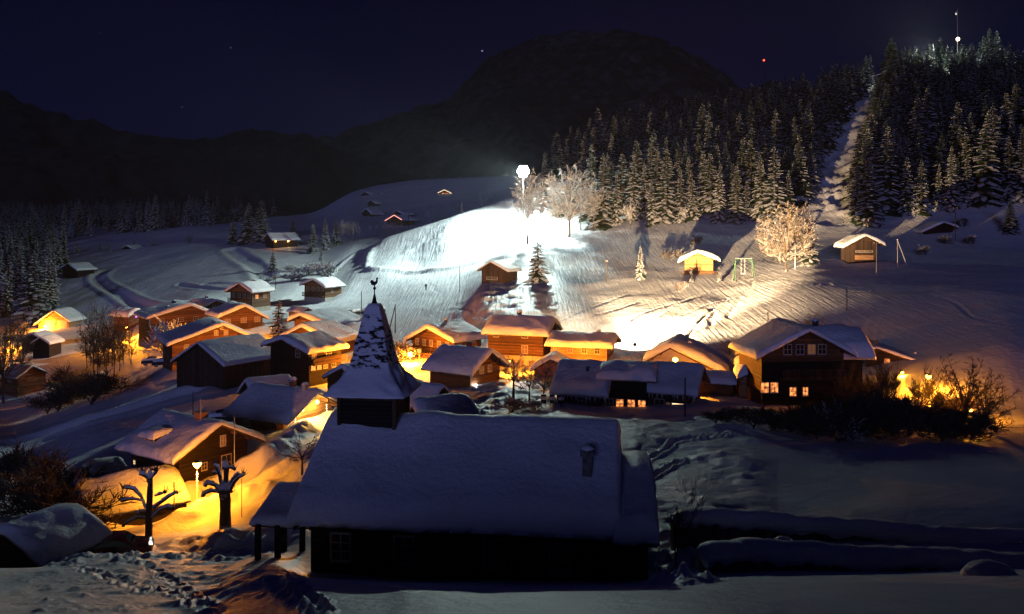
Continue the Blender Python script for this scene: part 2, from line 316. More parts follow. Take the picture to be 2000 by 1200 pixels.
def shingle(nt, b):   # slate shingles half buried in patches of blown snow
    tcn = N(nt, 'ShaderNodeTexCoord')
    mp = N(nt, 'ShaderNodeMapping', {'Vector': tcn.outputs['Object'], 'Scale': (1.2, 1.2, 2.5)})
    no = N(nt, 'ShaderNodeTexNoise', {'Vector': mp.outputs[0], 'Scale': 2.3, 'Detail': 5.0, 'Roughness': .62})
    sp = N(nt, 'ShaderNodeSeparateXYZ', {0: tcn.outputs['Object']})
    fx = N(nt, 'ShaderNodeMath', {0: sp.outputs['Z'], 1: 4.6}, operation='MULTIPLY'); fr = N(nt, 'ShaderNodeMath', {0: fx.outputs[0]}, operation='FRACT')
    hh = N(nt, 'ShaderNodeMapRange', {'Value': fr.outputs[0], 'To Min': -.035, 'To Max': .035})
    # the flared foot and the tip keep their snow
    lo = N(nt, 'ShaderNodeMapRange', {'Value': sp.outputs['Z'], 'From Min': .95, 'From Max': 1.25, 'To Min': .5, 'To Max': 0.0})
    hi = N(nt, 'ShaderNodeMapRange', {'Value': sp.outputs['Z'], 'From Min': 2.6, 'From Max': 4.6, 'To Min': 0.0, 'To Max': .16})
    s1 = N(nt, 'ShaderNodeMath', {0: no.outputs[0], 1: hh.outputs[0]}, operation='ADD'); s2 = N(nt, 'ShaderNodeMath', {0: s1.outputs[0], 1: lo.outputs[0]}, operation='ADD'); s3 = N(nt, 'ShaderNodeMath', {0: s2.outputs[0], 1: hi.outputs[0]}, operation='ADD')
    k = N(nt, 'ShaderNodeMapRange', {'Value': s3.outputs[0], 'From Min': .445, 'From Max': .49})
    mm = N(nt, 'ShaderNodeMix', {'Factor': k.outputs[0], 'A': (.02, .017, .018, 1), 'B': (.8, .82, .86, 1)}, data_type='RGBA')
    nt.links.new(mm.outputs['Result'], b.inputs['Base Color']); bump(nt, b, k.outputs[0], .08)
mat('snowy shingle', rough=.7, build=shingle)
def rockmix(nt, b, amt, sc_):
    g = N(nt, 'ShaderNodeNewGeometry')
    s = N(nt, 'ShaderNodeSeparateXYZ', {0: g.outputs['Normal']})
    no = N(nt, 'ShaderNodeTexNoise', {'Vector': g.outputs['Position'], 'Scale': sc_, 'Detail': 9.0, 'Roughness': .68})
    n2 = N(nt, 'ShaderNodeTexNoise', {'Vector': g.outputs['Position'], 'Scale': sc_*7, 'Detail': 4.0})
    ad = N(nt, 'ShaderNodeMath', {0: no.outputs[0], 1: n2.outputs[0]}, operation='ADD')
    mr = N(nt, 'ShaderNodeMapRange', {'Value': ad.outputs[0], 'From Min': .94, 'From Max': 1.3, 'To Max': amt})
    mm = N(nt, 'ShaderNodeMix', {'Factor': mr.outputs[0], 'A': (.012, .012, .014, 1), 'B': (.5, .5, .55, 1)}, data_type='RGBA')
    nt.links.new(mm.outputs['Result'], b.inputs['Base Color'])
mat('mountain rock', rough=.9, build=lambda nt, b: rockmix(nt, b, .13, .004)); mat('wooded hill', rough=.9, build=lambda nt, b: rockmix(nt, b, .035, .012))

# ------------------------------------------------------------------ mesh helpers
class MB:
    def __init__(s): s.v = []; s.f = []; s.m = []
    def add(s, vs, fs, mi=0):
        o = len(s.v); s.v.extend([tuple(v) for v in vs]); s.f.extend([tuple(i+o for i in f) for f in fs]); s.m.extend([mi]*len(fs)); return s
    def box(s, x0, x1, y0, y1, z0, z1, mi=0):
        return s.add([(x0,y0,z0),(x1,y0,z0),(x1,y1,z0),(x0,y1,z0),(x0,y0,z1),(x1,y0,z1),(x1,y1,z1),(x0,y1,z1)], [(0,3,2,1),(4,5,6,7),(0,1,5,4),(1,2,6,5),(2,3,7,6),(3,0,4,7)], mi)
    def tube(s, pts, rs, n=6, mi=0, cap=True):
        pts = [Vector(p) for p in pts]
        if not hasattr(rs, '__len__'): rs = [rs]*len(pts)
        vs = []; fs = []
        for k, p in enumerate(pts):
            d = (pts[min(k+1, len(pts)-1)]-pts[max(k-1, 0)]).normalized()
            a = d.cross(Vector((0, 0, 1)) if abs(d.z) < .9 else Vector((1, 0, 0))).normalized(); b = d.cross(a)
            for i in range(n):
                t = 2*math.pi*i/n; vs.append(p+(a*math.cos(t)+b*math.sin(t))*rs[k])
        for k in range(len(pts)-1):
            for i in range(n): j = (i+1) % n; fs.append((k*n+i, k*n+j, (k+1)*n+j, (k+1)*n+i))
        if cap: fs.append(tuple(range(n))); fs.append(tuple(range((len(pts)-1)*n, len(pts)*n)))
        return s.add(vs, fs, mi)
    def ball(s, c, rx, ry=None, rz=None, nu=12, nv=8, mi=0, jit=0, seed=0):
        ry = ry or rx; rz = rz or rx; r = random.Random(seed); vs = []; fs = []
        for j in range(nv+1):
            for i in range(nu):
                a = 2*math.pi*i/nu; b = math.pi*j/nv; k = 1+r.uniform(-jit, jit)
                vs.append((c[0]+rx*math.sin(b)*math.cos(a)*k, c[1]+ry*math.sin(b)*math.sin(a)*k, c[2]+rz*math.cos(b)*k))
        for j in range(nv):
            for i in range(nu): q = (i+1) % nu; fs.append((j*nu+i, (j+1)*nu+i, (j+1)*nu+q, j*nu+q))
        return s.add(vs, fs, mi)
    def prism(s, poly, y0, y1, mi=0):   # polygon in x,z extruded along y
        n = len(poly); vs = [(x, y0, z) for x, z in poly]+[(x, y1, z) for x, z in poly]
        fs = [tuple(range(n)), tuple(range(2*n-1, n-1, -1))]+[(i, i+n, (i+1) % n+n, (i+1) % n) for i in range(n)]
        return s.add(vs, fs, mi)
    def mesh(s, name, mats, smooth=False):
        me = bpy.data.meshes.new(name); me.from_pydata(s.v, [], s.f)
        for m in (mats if isinstance(mats, (list, tuple)) else [mats]): me.materials.append(MAT[m] if isinstance(m, str) else m)
        if len(me.materials) > 1: me.polygons.foreach_set('material_index', s.m)
        if smooth: me.polygons.foreach_set('use_smooth', [True]*len(me.polygons))
        me.update(); return me
    def obj(s, name, mats, parent=None, smooth=False, label=None):
        return link(name, s.mesh(name, mats, smooth), parent, label)
def link(name, me, parent=None, label=None):
    o = bpy.data.objects.new(name, me); col.objects.link(o)
    if parent: o.parent = parent
    if label: o['label'] = label
    return o
def tag(o, label, cat, group=None, kind=None):
    if label: o['label'] = label
    if cat: o['category'] = cat
    if group: o['group'] = group
    if kind: o['kind'] = kind
    return o
def thing(name, label, cat, loc=(0, 0, 0), rz=0, group=None):
    o = bpy.data.objects.new(name, None); col.objects.link(o); o.location = loc; o.rotation_euler = (0, 0, rz); o.empty_display_size = .3
    return tag(o, label, cat, group)
def grid_obj(name, X, Y, Z, mt, smooth=True):
    nu, nv = X.shape; co = np.stack([X, Y, Z], -1).reshape(-1, 3)
    i = np.arange(nu*nv).reshape(nu, nv); q = np.stack([i[:-1, :-1], i[1:, :-1], i[1:, 1:], i[:-1, 1:]], -1).reshape(-1, 4)
    me = bpy.data.meshes.new(name); me.vertices.add(len(co)); me.vertices.foreach_set('co', co.ravel())
    me.loops.add(q.size); me.loops.foreach_set('vertex_index', q.ravel().astype(np.int32)); me.polygons.add(len(q))
    me.polygons.foreach_set('loop_start', np.arange(0, q.size, 4, dtype=np.int32)); me.polygons.foreach_set('use_smooth', np.ones(len(q), bool))
    me.update(calc_edges=True); me.materials.append(MAT[mt]); return link(name, me)

# ------------------------------------------------------------------ structure: ground, hills, mountains
bk = np.array([-60., -20., -4., 2.])     # the slope goes on under and behind the camera
BX = TT[:, None]*(5+(5-bk)[None, :]*1.5); BY = bk[None, :]*np.ones((NC, 1)); BZ = -5.2+(5-bk)[None, :]*.12+0*BX
g = grid_obj('ground', np.concatenate([BX, GX], 1), np.concatenate([BY, GY], 1), np.concatenate([BZ, GZ], 1), 'ground snow'); tag(g, None, None, kind='structure')
def hillrange(name, prof, Yc, Yb, depth, mt, amp, seed, zb):
    t = np.linspace(-1.0, 1.0, 420); s = np.concatenate([np.linspace(0, 1, 90), np.linspace(1.06, 1.7, 12)])
    row = pchip([(p[0]-CX)/F0 for p in prof], [p[1] for p in prof], t)
    zc = (HY-row)/F0*Yc
    S = s[None, :]+0*t[:, None]; Yg = Yb+(Yc-Yb)*S; X = t[:, None]*Yg
    prof_s = np.where(S <= 1, S**1.25, 1-(S-1)*1.2)
    Z = zb+(zc[:, None]-zb)*prof_s
    n = fbm(X/(depth*.35), Yg/(depth*.35), seed, 6)
    Z += amp*.22*fbm(X/(depth*.06), Yg/(depth*.12), seed+3, 4)*np.clip(S*2, 0, 1)
    Z += amp*n*np.clip(S*1.5, 0, 1)*np.where(S < 1, np.clip((1-S)*6, .22, 1), .3)
    o = grid_obj(name, X, Yg, Z, mt); return tag(o, None, None, kind='structure')
hillrange('wooded_hill', [(-700,150),(-300,170),(0,188),(60,200),(100,222),(200,245),(350,268),(480,266),(600,264),(625,285),(720,320),(900,350),(1300,420),(2700,420)], 1500, 760, 500, 'wooded hill', 60, 3, -60)
hillrange('mountain', [(-700,300),(300,330),(560,290),(620,274),(700,242),(800,217),(880,190),(915,148),(960,105),(1000,84),(1050,72),(1150,66),(1250,68),(1300,80),(1380,120),(1425,150),(1455,172),(1500,150),(1550,165),(1700,200),(2000,170),(2700,150)], 3200, 1400, 900, 'mountain rock', 150, 9, -80)
# ------------------------------------------------------------------ chalets
def snow_slab(wl, wr, l, dl, dr, th, seed, y0=0.0, cant=.12, n1=26, n2=20, gr=1.0, wobk=.35):
    """thick rounded snow blanket over a gable roof: x across, y along the ridge, z=0 at the ridge board"""
    def dens(n): s = np.linspace(-1, 1, n); return np.sign(s)*(1-(1-np.abs(s))**1.7)
    u = dens(n1+1); v = dens(n2+1)
    U, V = np.meshgrid(u, v, indexing='ij')
    W = np.where(U < 0, wl+cant, wr+cant); X = U*W; Yy = y0-cant+(V+1)/2*(l+2*cant)
    d1 = (1-np.abs(U))*W; d2 = (1-np.abs(V))*(l/2+cant); de = np.minimum(d1, d2)
    re = th*.95; e = np.minimum(np.clip(d1/re, 0, 1), np.clip(d2/(re*gr), 0, 1)); prof = np.sqrt(np.clip(1-(1-e)**2, 0, 1))
    wob = fbm(X*.9+seed*3.1, Yy*.9, seed, 3)
    rx = np.sqrt(X**2+(th*.9)**2)-th*.9*.55
    drop = np.where(X < 0, dl/wl, dr/wr)*np.maximum(rx, 0)
    slope = np.where(X < 0, dl/wl, dr/wr)*np.abs(X)
    t = th*(.12+.88*prof)*(1+wobk*(wob+1.1*vnoise(X*.28+seed, Yy*.3, seed+8)))
    top = -drop+t; edge = (de < 1e-6)
    # ragged lip
    lip = vnoise(X*2.2+seed, Yy*2.2, seed+4)*.14
    X2 = X+np.where(np.abs(U) > .999, np.sign(U)*lip, 0); Y2 = Yy+np.where(np.abs(V) > .999, np.sign(V)*lip, 0)
    bot = -slope+.02-np.where(edge, .06+np.abs(lip)*.6, 0)
    mb = MB(); n = (n1+1)*(n2+1)
    vs = np.concatenate([np.stack([X2, Y2, np.maximum(top, bot+.03)], -1).reshape(-1, 3), np.stack([X2, Y2, bot], -1).reshape(-1, 3)])
    fs = []; k = n2+1
    for i in range(n1):
        for j in range(n2):
            a = i*k+j; fs.append((a, a+k, a+k+1, a+1)); fs.append((n+a, n+a+1, n+a+k+1, n+a+k))
    bd = [i*k for i in range(n1)]+[n1*k+j for j in range(n2)]+[(n1-i)*k+n2 for i in range(n1)]+[n2-j for j in range(n2)]
    for a, b in zip(bd, bd[1:]+bd[:1]): fs.append((a, b, n+b, n+a)[::-1])
    mb.v = [tuple(p) for p in vs]; mb.f = fs; mb.m = [0]*len(fs)
    return mb
HOUSES = []
def window(par, x, z, w, h, face, d, lit, frame='window frame', rows=2, cols=2):
    """window in a wall; face 'f' front gable (y = d, looking -y), 'r'/'l' side walls (x = d)"""
    mb = MB(); t = .07
    def bx(a0, a1, z0, z1, o0, o1, m):
        if face == 'f': m.box(a0, a1, d-o1, d-o0, z0, z1)
        elif face == 'r': m.box(d+o0, d+o1, a0, a1, z0, z1)
        else: m.box(d-o1, d-o0, a0, a1, z0, z1)
    bx(x-w/2-t, x-w/2, z-t, z+h+t, .0, .07, mb); bx(x+w/2, x+w/2+t, z-t, z+h+t, .0, .07, mb)
    bx(x-w/2, x+w/2, z+h, z+h+t, .0, .07, mb); bx(x-w/2-.06, x+w/2+.06, z-t-.03, z-t, .0, .12, mb); bx(x-w/2, x+w/2, z-t, z, .0, .07, mb)
    for i in range(1, cols): q = x-w/2+w*i/cols; bx(q-.025, q+.025, z, z+h, .0, .055, mb)
    for i in range(1, rows): q = z+h*i/rows; bx(x-w/2, x+w/2, q-.02, q+.02, .0, .05, mb)
    f = mb.obj('window', frame, par)
    p = MB(); bx(x-w/2, x+w/2, z, z+h, .01, .03, p); p.obj('pane', lit or 'glass', f)
    return f
def chimney(par, x, y, zb, h, s=.35, m='brick', snow=.25):
    c = MB().box(x-s, x+s, y-s, y+s, zb-.6, zb+h).box(x-s-.07, x+s+.07, y-s-.07, y+s+.07, zb+h, zb+h+.1).obj('chimney', m, par)
    if snow: MB().ball((x, y, zb+h+.1), s+.12, s+.12, snow, 10, 6, jit=.05).obj('snow_cap', 'fine snow', c, True)
    return c
def house(label, A, L, R, Fx, Y, rot, l=None, cat='chalet', name='chalet', wood='chalet wood', base='plaster', basefrac=.0, th=.7, w=None, drop=None, dropr=None,
          ov=.9, ovf=1.0, below=1.0, chim=(), win=(), balc=(), side=(), group=None, snow='roof snow', wallh=None, trim='board', edge=.22, rib=True):
    th *= random.Random(len(HOUSES)*5+1).uniform(.72, 1.12)
    r = R_(rot); c, s = math.cos(r), math.sin(r); X = (A[0]-CX)/F0*Y; Zt = (HY-A[1])/F0*Y
    if w is None:
        tl = (L[0]-CX)/F0; wl = (X-tl*Y)/(c-tl*s); tr = (R[0]-CX)/F0; wr = (tr*Y-X)/(c-tr*s)
        dl = Zt-(HY-L[1])/F0*(Y-wl*s); dr = Zt-(HY-R[1])/F0*(Y+wr*s)
    else:
        wl, wr = (w if isinstance(w, tuple) else (w/2, w/2)); dl = dr = drop
    if drop: dl = drop; dr = dropr or drop*wr/wl
    dl = min(max(dl, wl*.25), wl*.95); dr = min(max(dr, wr*.25), wr*.95)
    if l is None: tf = (Fx-CX)/F0; l = (X-tf*Y)/(s+tf*c)
    l = max(min(l, 22), 3); wl = max(wl, 1.2); wr = max(wr, 1.2)
    def loc(x, y): return X+x*c-y*s, Y+x*s+y*c
    gz = [ground(*loc(x, y)) for x in (-wl, wr) for y in (0, l)]
    zr = Zt-th*.62                                       # ridge board height
    zb = min(gz)-.4
    if wallh: zb = min(zb, zr-dl-wallh)
    T = thing(name, label, cat, (X, Y, zb), r, group); Hh = zr-zb
    a, b = wl-ov, wr-ov; y0, y1 = ovf, l-ovf*.6; sl, sr = dl/wl, dr/wr
    zw = Hh-.1
    poly = [(-a, 0), (b, 0), (b, zw-b*sr), (0, zw), (-a, zw-a*sl)]
    hb = max(0, (Hh-max(dl, dr))*basefrac)
    MB().prism([(-a, hb), (b, hb), (b, zw-b*sr), (0, zw), (-a, zw-a*sl)], y0, y1).obj('wall', wood, T)
    if hb > 0: MB().prism([(-a-.06, -1), (b+.06, -1), (b+.06, hb), (-a-.06, hb)], y0-.06, y1+.06).obj('ground_storey', base, T)
    rf = MB(); t = .16
    rf.prism([(0, Hh), (-wl, Hh-dl), (-wl, Hh-dl-t), (0, Hh-t)][::-1], 0, l).prism([(0, Hh), (wr, Hh-dr), (wr, Hh-dr-t), (0, Hh-t)], 0.002, l-.002)
    if rib:
        for fx in (-.93, -.5, 0, .5, .93):               # purlin ends under the gable overhang
            x = fx*(a if fx < 0 else b); z = Hh-t-abs(x)*(sl if x < 0 else sr); rf.box(x-.1, x+.1, .25, y0+.1, z-.24, z-.003)
    roof = rf.obj('roof', trim, T)
    sb = MB().prism([(0, Hh+.02), (-wl-.03, Hh-dl+.02), (-wl-.03, Hh-dl-edge), (0, Hh-edge)][::-1], -.05, 0).prism([(0, Hh+.02), (wr+.03, Hh-dr+.02), (wr+.03, Hh-dr-edge), (0, Hh-edge)], -.052, -.002).obj('barge_board', trim, roof)
    sd = len(HOUSES)*7+3
    so = snow_slab(wl, wr, l, dl, dr, th, sd).obj('snow_cover', snow, roof, True); so.location = (0, 0, Hh)
    # eave line heights for windows are measured down from the lower eave
    ez = Hh-(dl+dr)/2
    for (fx, dz, ww, hh, lit) in win:                    # front gable windows: across fraction, height below the eave line
        x = fx*(b if fx > 0 else a); window(T, x, ez-dz, ww, hh, 'f', y0-(.06 if ez-dz < hb-.2 else 0), lit)
    for (sd_, fy, dz, ww, hh, lit) in side:
        zz = Hh-(dl if sd_ == 'l' else dr)-dz; window(T, y0+(y1-y0)*fy, zz, ww, hh, sd_, (-a if sd_ == 'l' else b)*(1)+((.06 if sd_ == 'r' else -.06) if zz < hb-.2 else 0), lit)
    for (dz, x0, x1) in balc:
        z = ez-dz; m = MB(); xa, xb = -a*x0, b*x1
        m.box(xa, xb, y0-1.0, y0-.01, z-.12, z); m.box(xa, xb, y0-1.0, y0-.94, z+.85, z+.95); m.box(xa, xb, y0-1.0, y0-.94, z+.02, z+.12)
        k = int((xb-xa)/.22)
        for i in range(k+1): q = xa+(xb-xa)*i/k; m.box(q-.06, q+.06, y0-.985, y0-.955, z+.1, z+.86)
        m.obj('balcony', trim, T)
    for ch in chim:
        fx, fy, hgt = ch[:3]; x = fx*(wr if fx > 0 else wl); chimney(T, x, l*fy, Hh-abs(x)*(sr if x > 0 else sl)+.1, hgt, *(ch[3:]))
    HOUSES.append((label[:30], round(wl, 1), round(wr, 1), round(l, 1), round(dl, 1), round(dr, 1), round(Hh-max(dl, dr), 1)))
    T['dims'] = [wl, wr, l, Hh, dl, dr, y0, y1, a, b]
    return T
LP, DP, WP = 'lit pane', 'dim pane', 'white pane'
row4 = lambda dz, w=.7, h=.95, lit=None, n=4: tuple((-.72+1.44*i/(n-1), dz, w, h, lit) for i in range(n))

# middle left cluster
house('dark brown chalet above the village with two lit windows at its right corner', (467,551), (439,568), (492,570), 512, 215, -27, win=row4(1.3)+row4(3.2), balc=[(2.4,1,1)], side=[('r',.25,1.6,1.0,.9,LP),('r',.7,1.6,1.0,.9,DP)], chim=[(.1,.6,.5,.3)], basefrac=.3)
house('upper dark chalet with pale stone base beside the groomed piste', (612,544), (585,554), (635,560), 652, 235, -30, win=row4(1.2,.8,.9), balc=[(2.6,1,1)], side=[('r',.4,1.4,.8,.9,None)], chim=[(.1,.7,.6,.25,'dark metal')], basefrac=.42, th=.6)
house('brown two storey chalet with pink lit snow edge left of the orange lit spruce', (479,595), (427,617), (524,619), 454, 185, 36, l=9, win=row4(1.0,1.1,.9,DP,3)+row4(3.3,.8,.9,None,5), balc=[(2.2,1,1)], basefrac=.25)
house('wide brown chalet with a sloping left roof above the yellow trimmed chalet', (374,594), (287,620), (427,615), 330, 195, 36, l=12, win=row4(.9,.9,.8,None,4)+row4(3.0,1.0,1.2,DP,3), balc=[(2.0,1,.9)], basefrac=.35, chim=[(-.2,.6,.9,.4,'dark metal'),(-.45,.3,.7,.3,'dark metal')])
house('low chalet roof peeping out between the two upper brown chalets', (422,585), (397,600), (452,594), 385, 215, 50, win=[(0,.3,.8,.7,None)], chim=[(0,.5,.7,.25,'dark metal')])
house('large chalet front glowing yellow with three rows of small windows', (436,632), (327,672), (510,664), 390, 150, 30, l=12, win=((-.12,-1.3,.6,.8,DP),(.12,-1.3,.6,.8,DP),(0,-2.3,.5,.5,None))+row4(.9,.7,.9,DP,7)+row4(3.6,.8,1.0,None,6), balc=[(2.9,1,1)], chim=[(-.1,.3,.5,.25,'dark metal')], th=.5)
house('black fronted barn with a vertical plank side lit brown', (386,667), (334,704), (437,712), 505, 125, -34, cat='barn', name='barn', wood='old wood', ov=.5, ovf=.6, th=.5)
t = house('chalet with a thick pink snow roof and a long balcony on its right side', (550,657), (510,670), (601,686), 620, 125, -37, wood='dark wood', win=[(.5,1.0,.9,1.0,None)], side=[('r',.12,2.6,.7,.9,LP),('r',.3,2.6,.7,.9,LP),('r',.5,2.6,.7,.9,DP),('r',.75,2.6,.7,.9,None),('r',.15,1.0,.8,.8,DP),('r',.6,1.0,.8,.8,None)], l=7.6, th=.75)
wl, wr, l_, Hh, dl_, dr_, y0_, y1_, a_, b_ = t['dims']; zz = Hh-dr_-1.7
m = MB().box(b_+.01, b_+1.1, y0_, y1_, zz-.12, zz).box(b_+1.04, b_+1.1, y0_, y1_, zz+.8, zz+.9)
for i in range(28): q = y0_+(y1_-y0_)*i/27; m.box(b_+1.05, b_+1.09, q-.07, q+.07, zz, zz+.8)
m.obj('balcony', 'chalet wood', t)
house('chalet gable outlined in yellow light with a round emblem, right of the orange spruce', (589,634), (539,659), (652,667), 627, 150, -24, win=[(0,.2,.7,.7,None),(.5,.9,.8,.9,None)], l=8.5, th=.75)
house('long chalet roof with flat grey snow behind the yellow outlined gable', (586,611), (562,622), (639,635), 665, 180, -33, win=[(0,.4,.8,.8,None)], th=.8, wallh=2.2)
house('tiny gabled hut with thin snow behind the long grey roof', (602,600), (587,609), (615,608), 575, 195, 50, cat='hut', name='hut', th=.35, ov=.4, ovf=.4)
I = house('low barn with string lights and bright lamps under its right gable', (622,761), (575,809), (650,786), 497, 95, 62, cat='barn', name='barn', wood='pale wood', th=.5, l=9.2, w=9.6, drop=2.4, side=[('l',.2,1.1,.7,.8,None),('l',.75,1.1,.7,.8,None)], chim=[(.05,.42,1.0,.28,'brick',.3),(-.12,.15,1.0,.25,'plaster',.2)], ovf=1.4)
house('small old barn with rounded snow and a dark gable behind the lamp lit barn', (480,740), (437,757), (487,775), 530, 105, -55, cat='barn', name='barn', wood='dark wood', th=.6, l=5.5, w=6.0, drop=1.9, ov=.5, ovf=.4)
J = house('old farmhouse with a broad snow roof and snowy dormer beside the heart shaped lamp', (432,823), (365,895), (485,854), 280, 80, 55, wood='dark wood', th=.55, w=9.8, drop=2.5, l=9.0, win=[(.25,-.2,.5,.9,DP),(-.3,1.6,.5,.6,None),(.35,2.2,1.0,1.4,None)], side=[('l',.93,1.6,.3,.35,WP)], chim=[(.0,.33,.55,.45,'brick',0)], ov=1.2)
# dormer of the farmhouse
wl, wr, l_, Hh, dl_, dr_, y0_, y1_, a_, b_ = J['dims']; sl = dl_/wl
d = MB().prism([(-3.9, Hh-3.9*sl-.1), (-1.6, Hh-1.6*sl-.1), (-3.9, Hh-1.6*sl-.15)], 4.3, 6.1).obj('dormer', 'dark wood', J)
window(d, 5.2, Hh-3.9*sl+.15, 1.3, .5, 'l', -3.9, None)
sn = snow_slab(1.3, 1.1, 2.4, .25, .1, .45, 77, cant=.05, n1=12, n2=12).obj('snow_cover', 'roof snow', d, True); sn.location = (-3.0, 4.0, Hh-1.6*sl-.05)
MB().tube([(-.6, 2.2, Hh-.4), (-.6, 2.2, Hh+2.2)], .03).tube([(-.9, 2.2, Hh+2.0), (-.3, 2.2, Hh+2.0)], .02).obj('antenna', 'metal', J)
K = house('small garage with a rounded overhanging snow roof in the bottom left corner', (8,1026), None, None, 90, 50, -22, cat='garage', name='garage', wood='dark wood', w=(3.1,3.0), drop=1.55, l=4.8, th=.75, ov=.6, ovf=.4, basefrac=0, below=2)
wl, wr, l_, Hh, dl_, dr_, y0_, y1_, a_, b_ = K['dims']; MB().box(b_+.005, b_+.05, y0_+.1, y0_+2.1, 0, Hh-dr_+.1).obj('side_wall', 'plaster', K)
L_ = house('open carport almost buried under deep snow left of the pollarded trees', (135,945), (107,964), (207,984), 307, 72, -55, cat='carport', name='carport', wood='dark wood', w=(2.4,3.9), drop=.9, l=8.6, th=1.0, ov=.3, ovf=.2)
house('snow mounded shed behind the buried carport', (172,902), None, None, 190, 84, -50, cat='shed', name='shed', wood='dark wood', w=3.2, drop=.5, l=3, th=.7, ov=.2, ovf=.2)
M1 = house('garage chalet at far left with a bright lamp and two wide doors under its gable', (105,605), (65,634), (136,627), 150, 250, -6, l=8, wood='pale wood', th=.5, win=[(-.1,.6,.9,.9,None),(.35,.6,.9,.9,None)])
wl, wr, l_, Hh, dl_, dr_, y0_, y1_, a_, b_ = M1['dims']
for x in (-1.9, 1.9): MB().box(x-1.5, x+1.5, y0_-.07, y0_-.01, .4, 3.1).obj('garage_door', 'plaster', M1)
house('dark chalet roof half hidden behind the far left garage chalet', (47,600), (25,615), (62,619), 80, 272, -6, l=7, th=.5)
house('unlit cottage with thin snow in front of the far left garage chalet', (62,650), (32,665), (98,670), 86, 215, -4, l=6, wood='dark wood', th=.5)
house('squat hut with a snow rim right of the unlit cottage', (78,658), None, None, 96, 205, -8, cat='hut', name='hut', wood='dark wood', w=5, drop=1.5, l=5, th=.4, ov=.4, ovf=.4)
house('plain shed with a pale sloping roof at the left edge above the ravine', (64,714), None, None, 28, 165, 62, cat='shed', name='shed', wood='chalet wood', w=6.4, drop=1.8, l=5.5, th=.25, side=[('l',.4,.9,.4,.5,None),('l',.55,.9,.4,.5,None)], ov=.4, ovf=.3)
O_ = house('low chalet behind bare trees with a small blue light under its eave', (270,603), None, None, 226, 230, 62, w=6, drop=1.5, l=7.5, th=.7)
P_ = house('chalet with a flat snow roof and five square windows right of the steeple', (834,636), (790,660), (886,664), 900, 150, -40, win=row4(.9,.75,.95,DP,5)+((-.4,3.2,1.8,1.2,None),(.5,3.2,.9,1.2,None)), side=[('r',.2,1.2,.7,.9,None),('r',.75,1.2,.7,.9,None)], balc=[(2.1,1,1)], chim=[(.0,.55,.9,.22,'dark metal')], th=.75, basefrac=.3)
Q_ = house('chalet under a big rounded snow roof with a blue white lamp on its right gable', (960,682), (912,734), (985,706), 872, 112, 55, w=8.2, drop=2.4, l=8.2, th=.85, wood='chalet wood', win=((-.25,.3,.75,.8,DP),(.3,.3,.75,.8,DP),(-.4,2.4,.5,.6,DP),(-.1,2.4,.5,.6,DP),(.2,2.4,.5,.6,DP),(.5,2.4,.5,.6,None)), chim=[(.12,.45,1.1,.45,'brick',.0)], basefrac=.0)
R1 = house('tallest chalet of the pair, dark snow on top and a wide orange lit front', (1084,621), (1069,655), (1104,647), 970, 137, 73, w=8.6, drop=1.8, l=10.6, th=.95, chim=[(.0,.55,1.1,.3,'dark metal')], side=[('l',.85,.5,.8,.9,None),('l',.33,.5,.9,.9,None),('l',.33,2.9,.9,1.2,DP),('l',.9,5.3,.8,1.3,DP),('l',.55,5.3,1.0,1.3,DP),('l',.4,5.3,1.0,1.3,DP),('l',.2,5.3,1.0,1.3,DP),('l',.08,5.3,1.0,1.3,DP)], basefrac=.44)
R2 = house('lower wing with four small windows and orange plank front, joined to the tallest chalet', (1205,653), (1190,676), (1224,672), 1100, 131, 73, w=7.2, drop=1.2, l=10.2, th=.85, wood='pale wood', chim=[(.1,.28,.7,.25,'brick')], side=[('l',.9,1.0,.7,.9,DP),('l',.65,1.0,.7,.9,DP),('l',.4,1.0,.7,.9,None),('l',.17,1.0,.7,.9,None)], win=((-.5,.9,.8,1.0,None),(.3,.9,.8,1.0,DP),(.5,3.2,.4,1.2,WP)))
S_ = house('long low gable with a bright orange underside and a snow roof shadow behind it', (1309,670), (1257,699), (1420,726), 1340, 120, -20, wood='plaster', th=.95, l=9.5, win=((-.5,.5,.7,.7,None),(.2,-.2,.4,.5,DP)), chim=[(.25,.5,.7,.25,'brick')], edge=.3)
# front right building in three joined blocks
T1 = house('steep dark blue snow roof, left end of the restaurant row, with a thin stove pipe', (1200,707), None, None, 1132, 98, 74, cat='restaurant', name='restaurant_wing', w=9.8, drop=2.5, l=6.3, th=.8, wood='dark wood', chim=[(-.45,.42,1.1,.14,'dark metal',0)], side=[('l',.4,1.2,.8,.8,None)])
T2 = house('middle restaurant block with a flat thick snow roof and three red lit windows', (1283,711), None, None, 1180, 96, 76, cat='restaurant', name='restaurant_wing', w=5.6, drop=.9, l=6.2, th=1.1, wood='dark wood', side=[('l',.62,3.3,.75,1.0,LP),('l',.35,3.3,.75,1.0,LP),('l',.1,3.3,.75,1.0,LP),('l',.87,3.3,.8,1.0,None)])
T3 = house('right restaurant block with icicles along its eave and a ragged snowy gable', (1374,712), None, None, 1292, 97, 68, cat='restaurant', name='restaurant_wing', w=8.4, drop=2.35, l=7.0, th=.55, wood='old wood', side=[('l',.6,2.1,1.0,1.2,None),('l',.18,2.2,1.7,1.0,WP),('l',.42,2.2,.35,1.0,DP)], win=((-.3,1.5,.8,1,None),))
for t, dz in ((T3, 0), (T1, 0)):
    wl, wr, l_, Hh, dl_, dr_, y0_, y1_, a_, b_ = t['dims']; m = MB(); r = random.Random(5)
    for i in range(46):
        y = r.uniform(.1, l_-.1); h = r.uniform(.15, .75); m.tube([(-wl-.05, y, Hh-dl_), (-wl-.05, y, Hh-dl_-h)], [.035, .004], 5, cap=False)
    m.obj('icicles', 'fine snow', t)
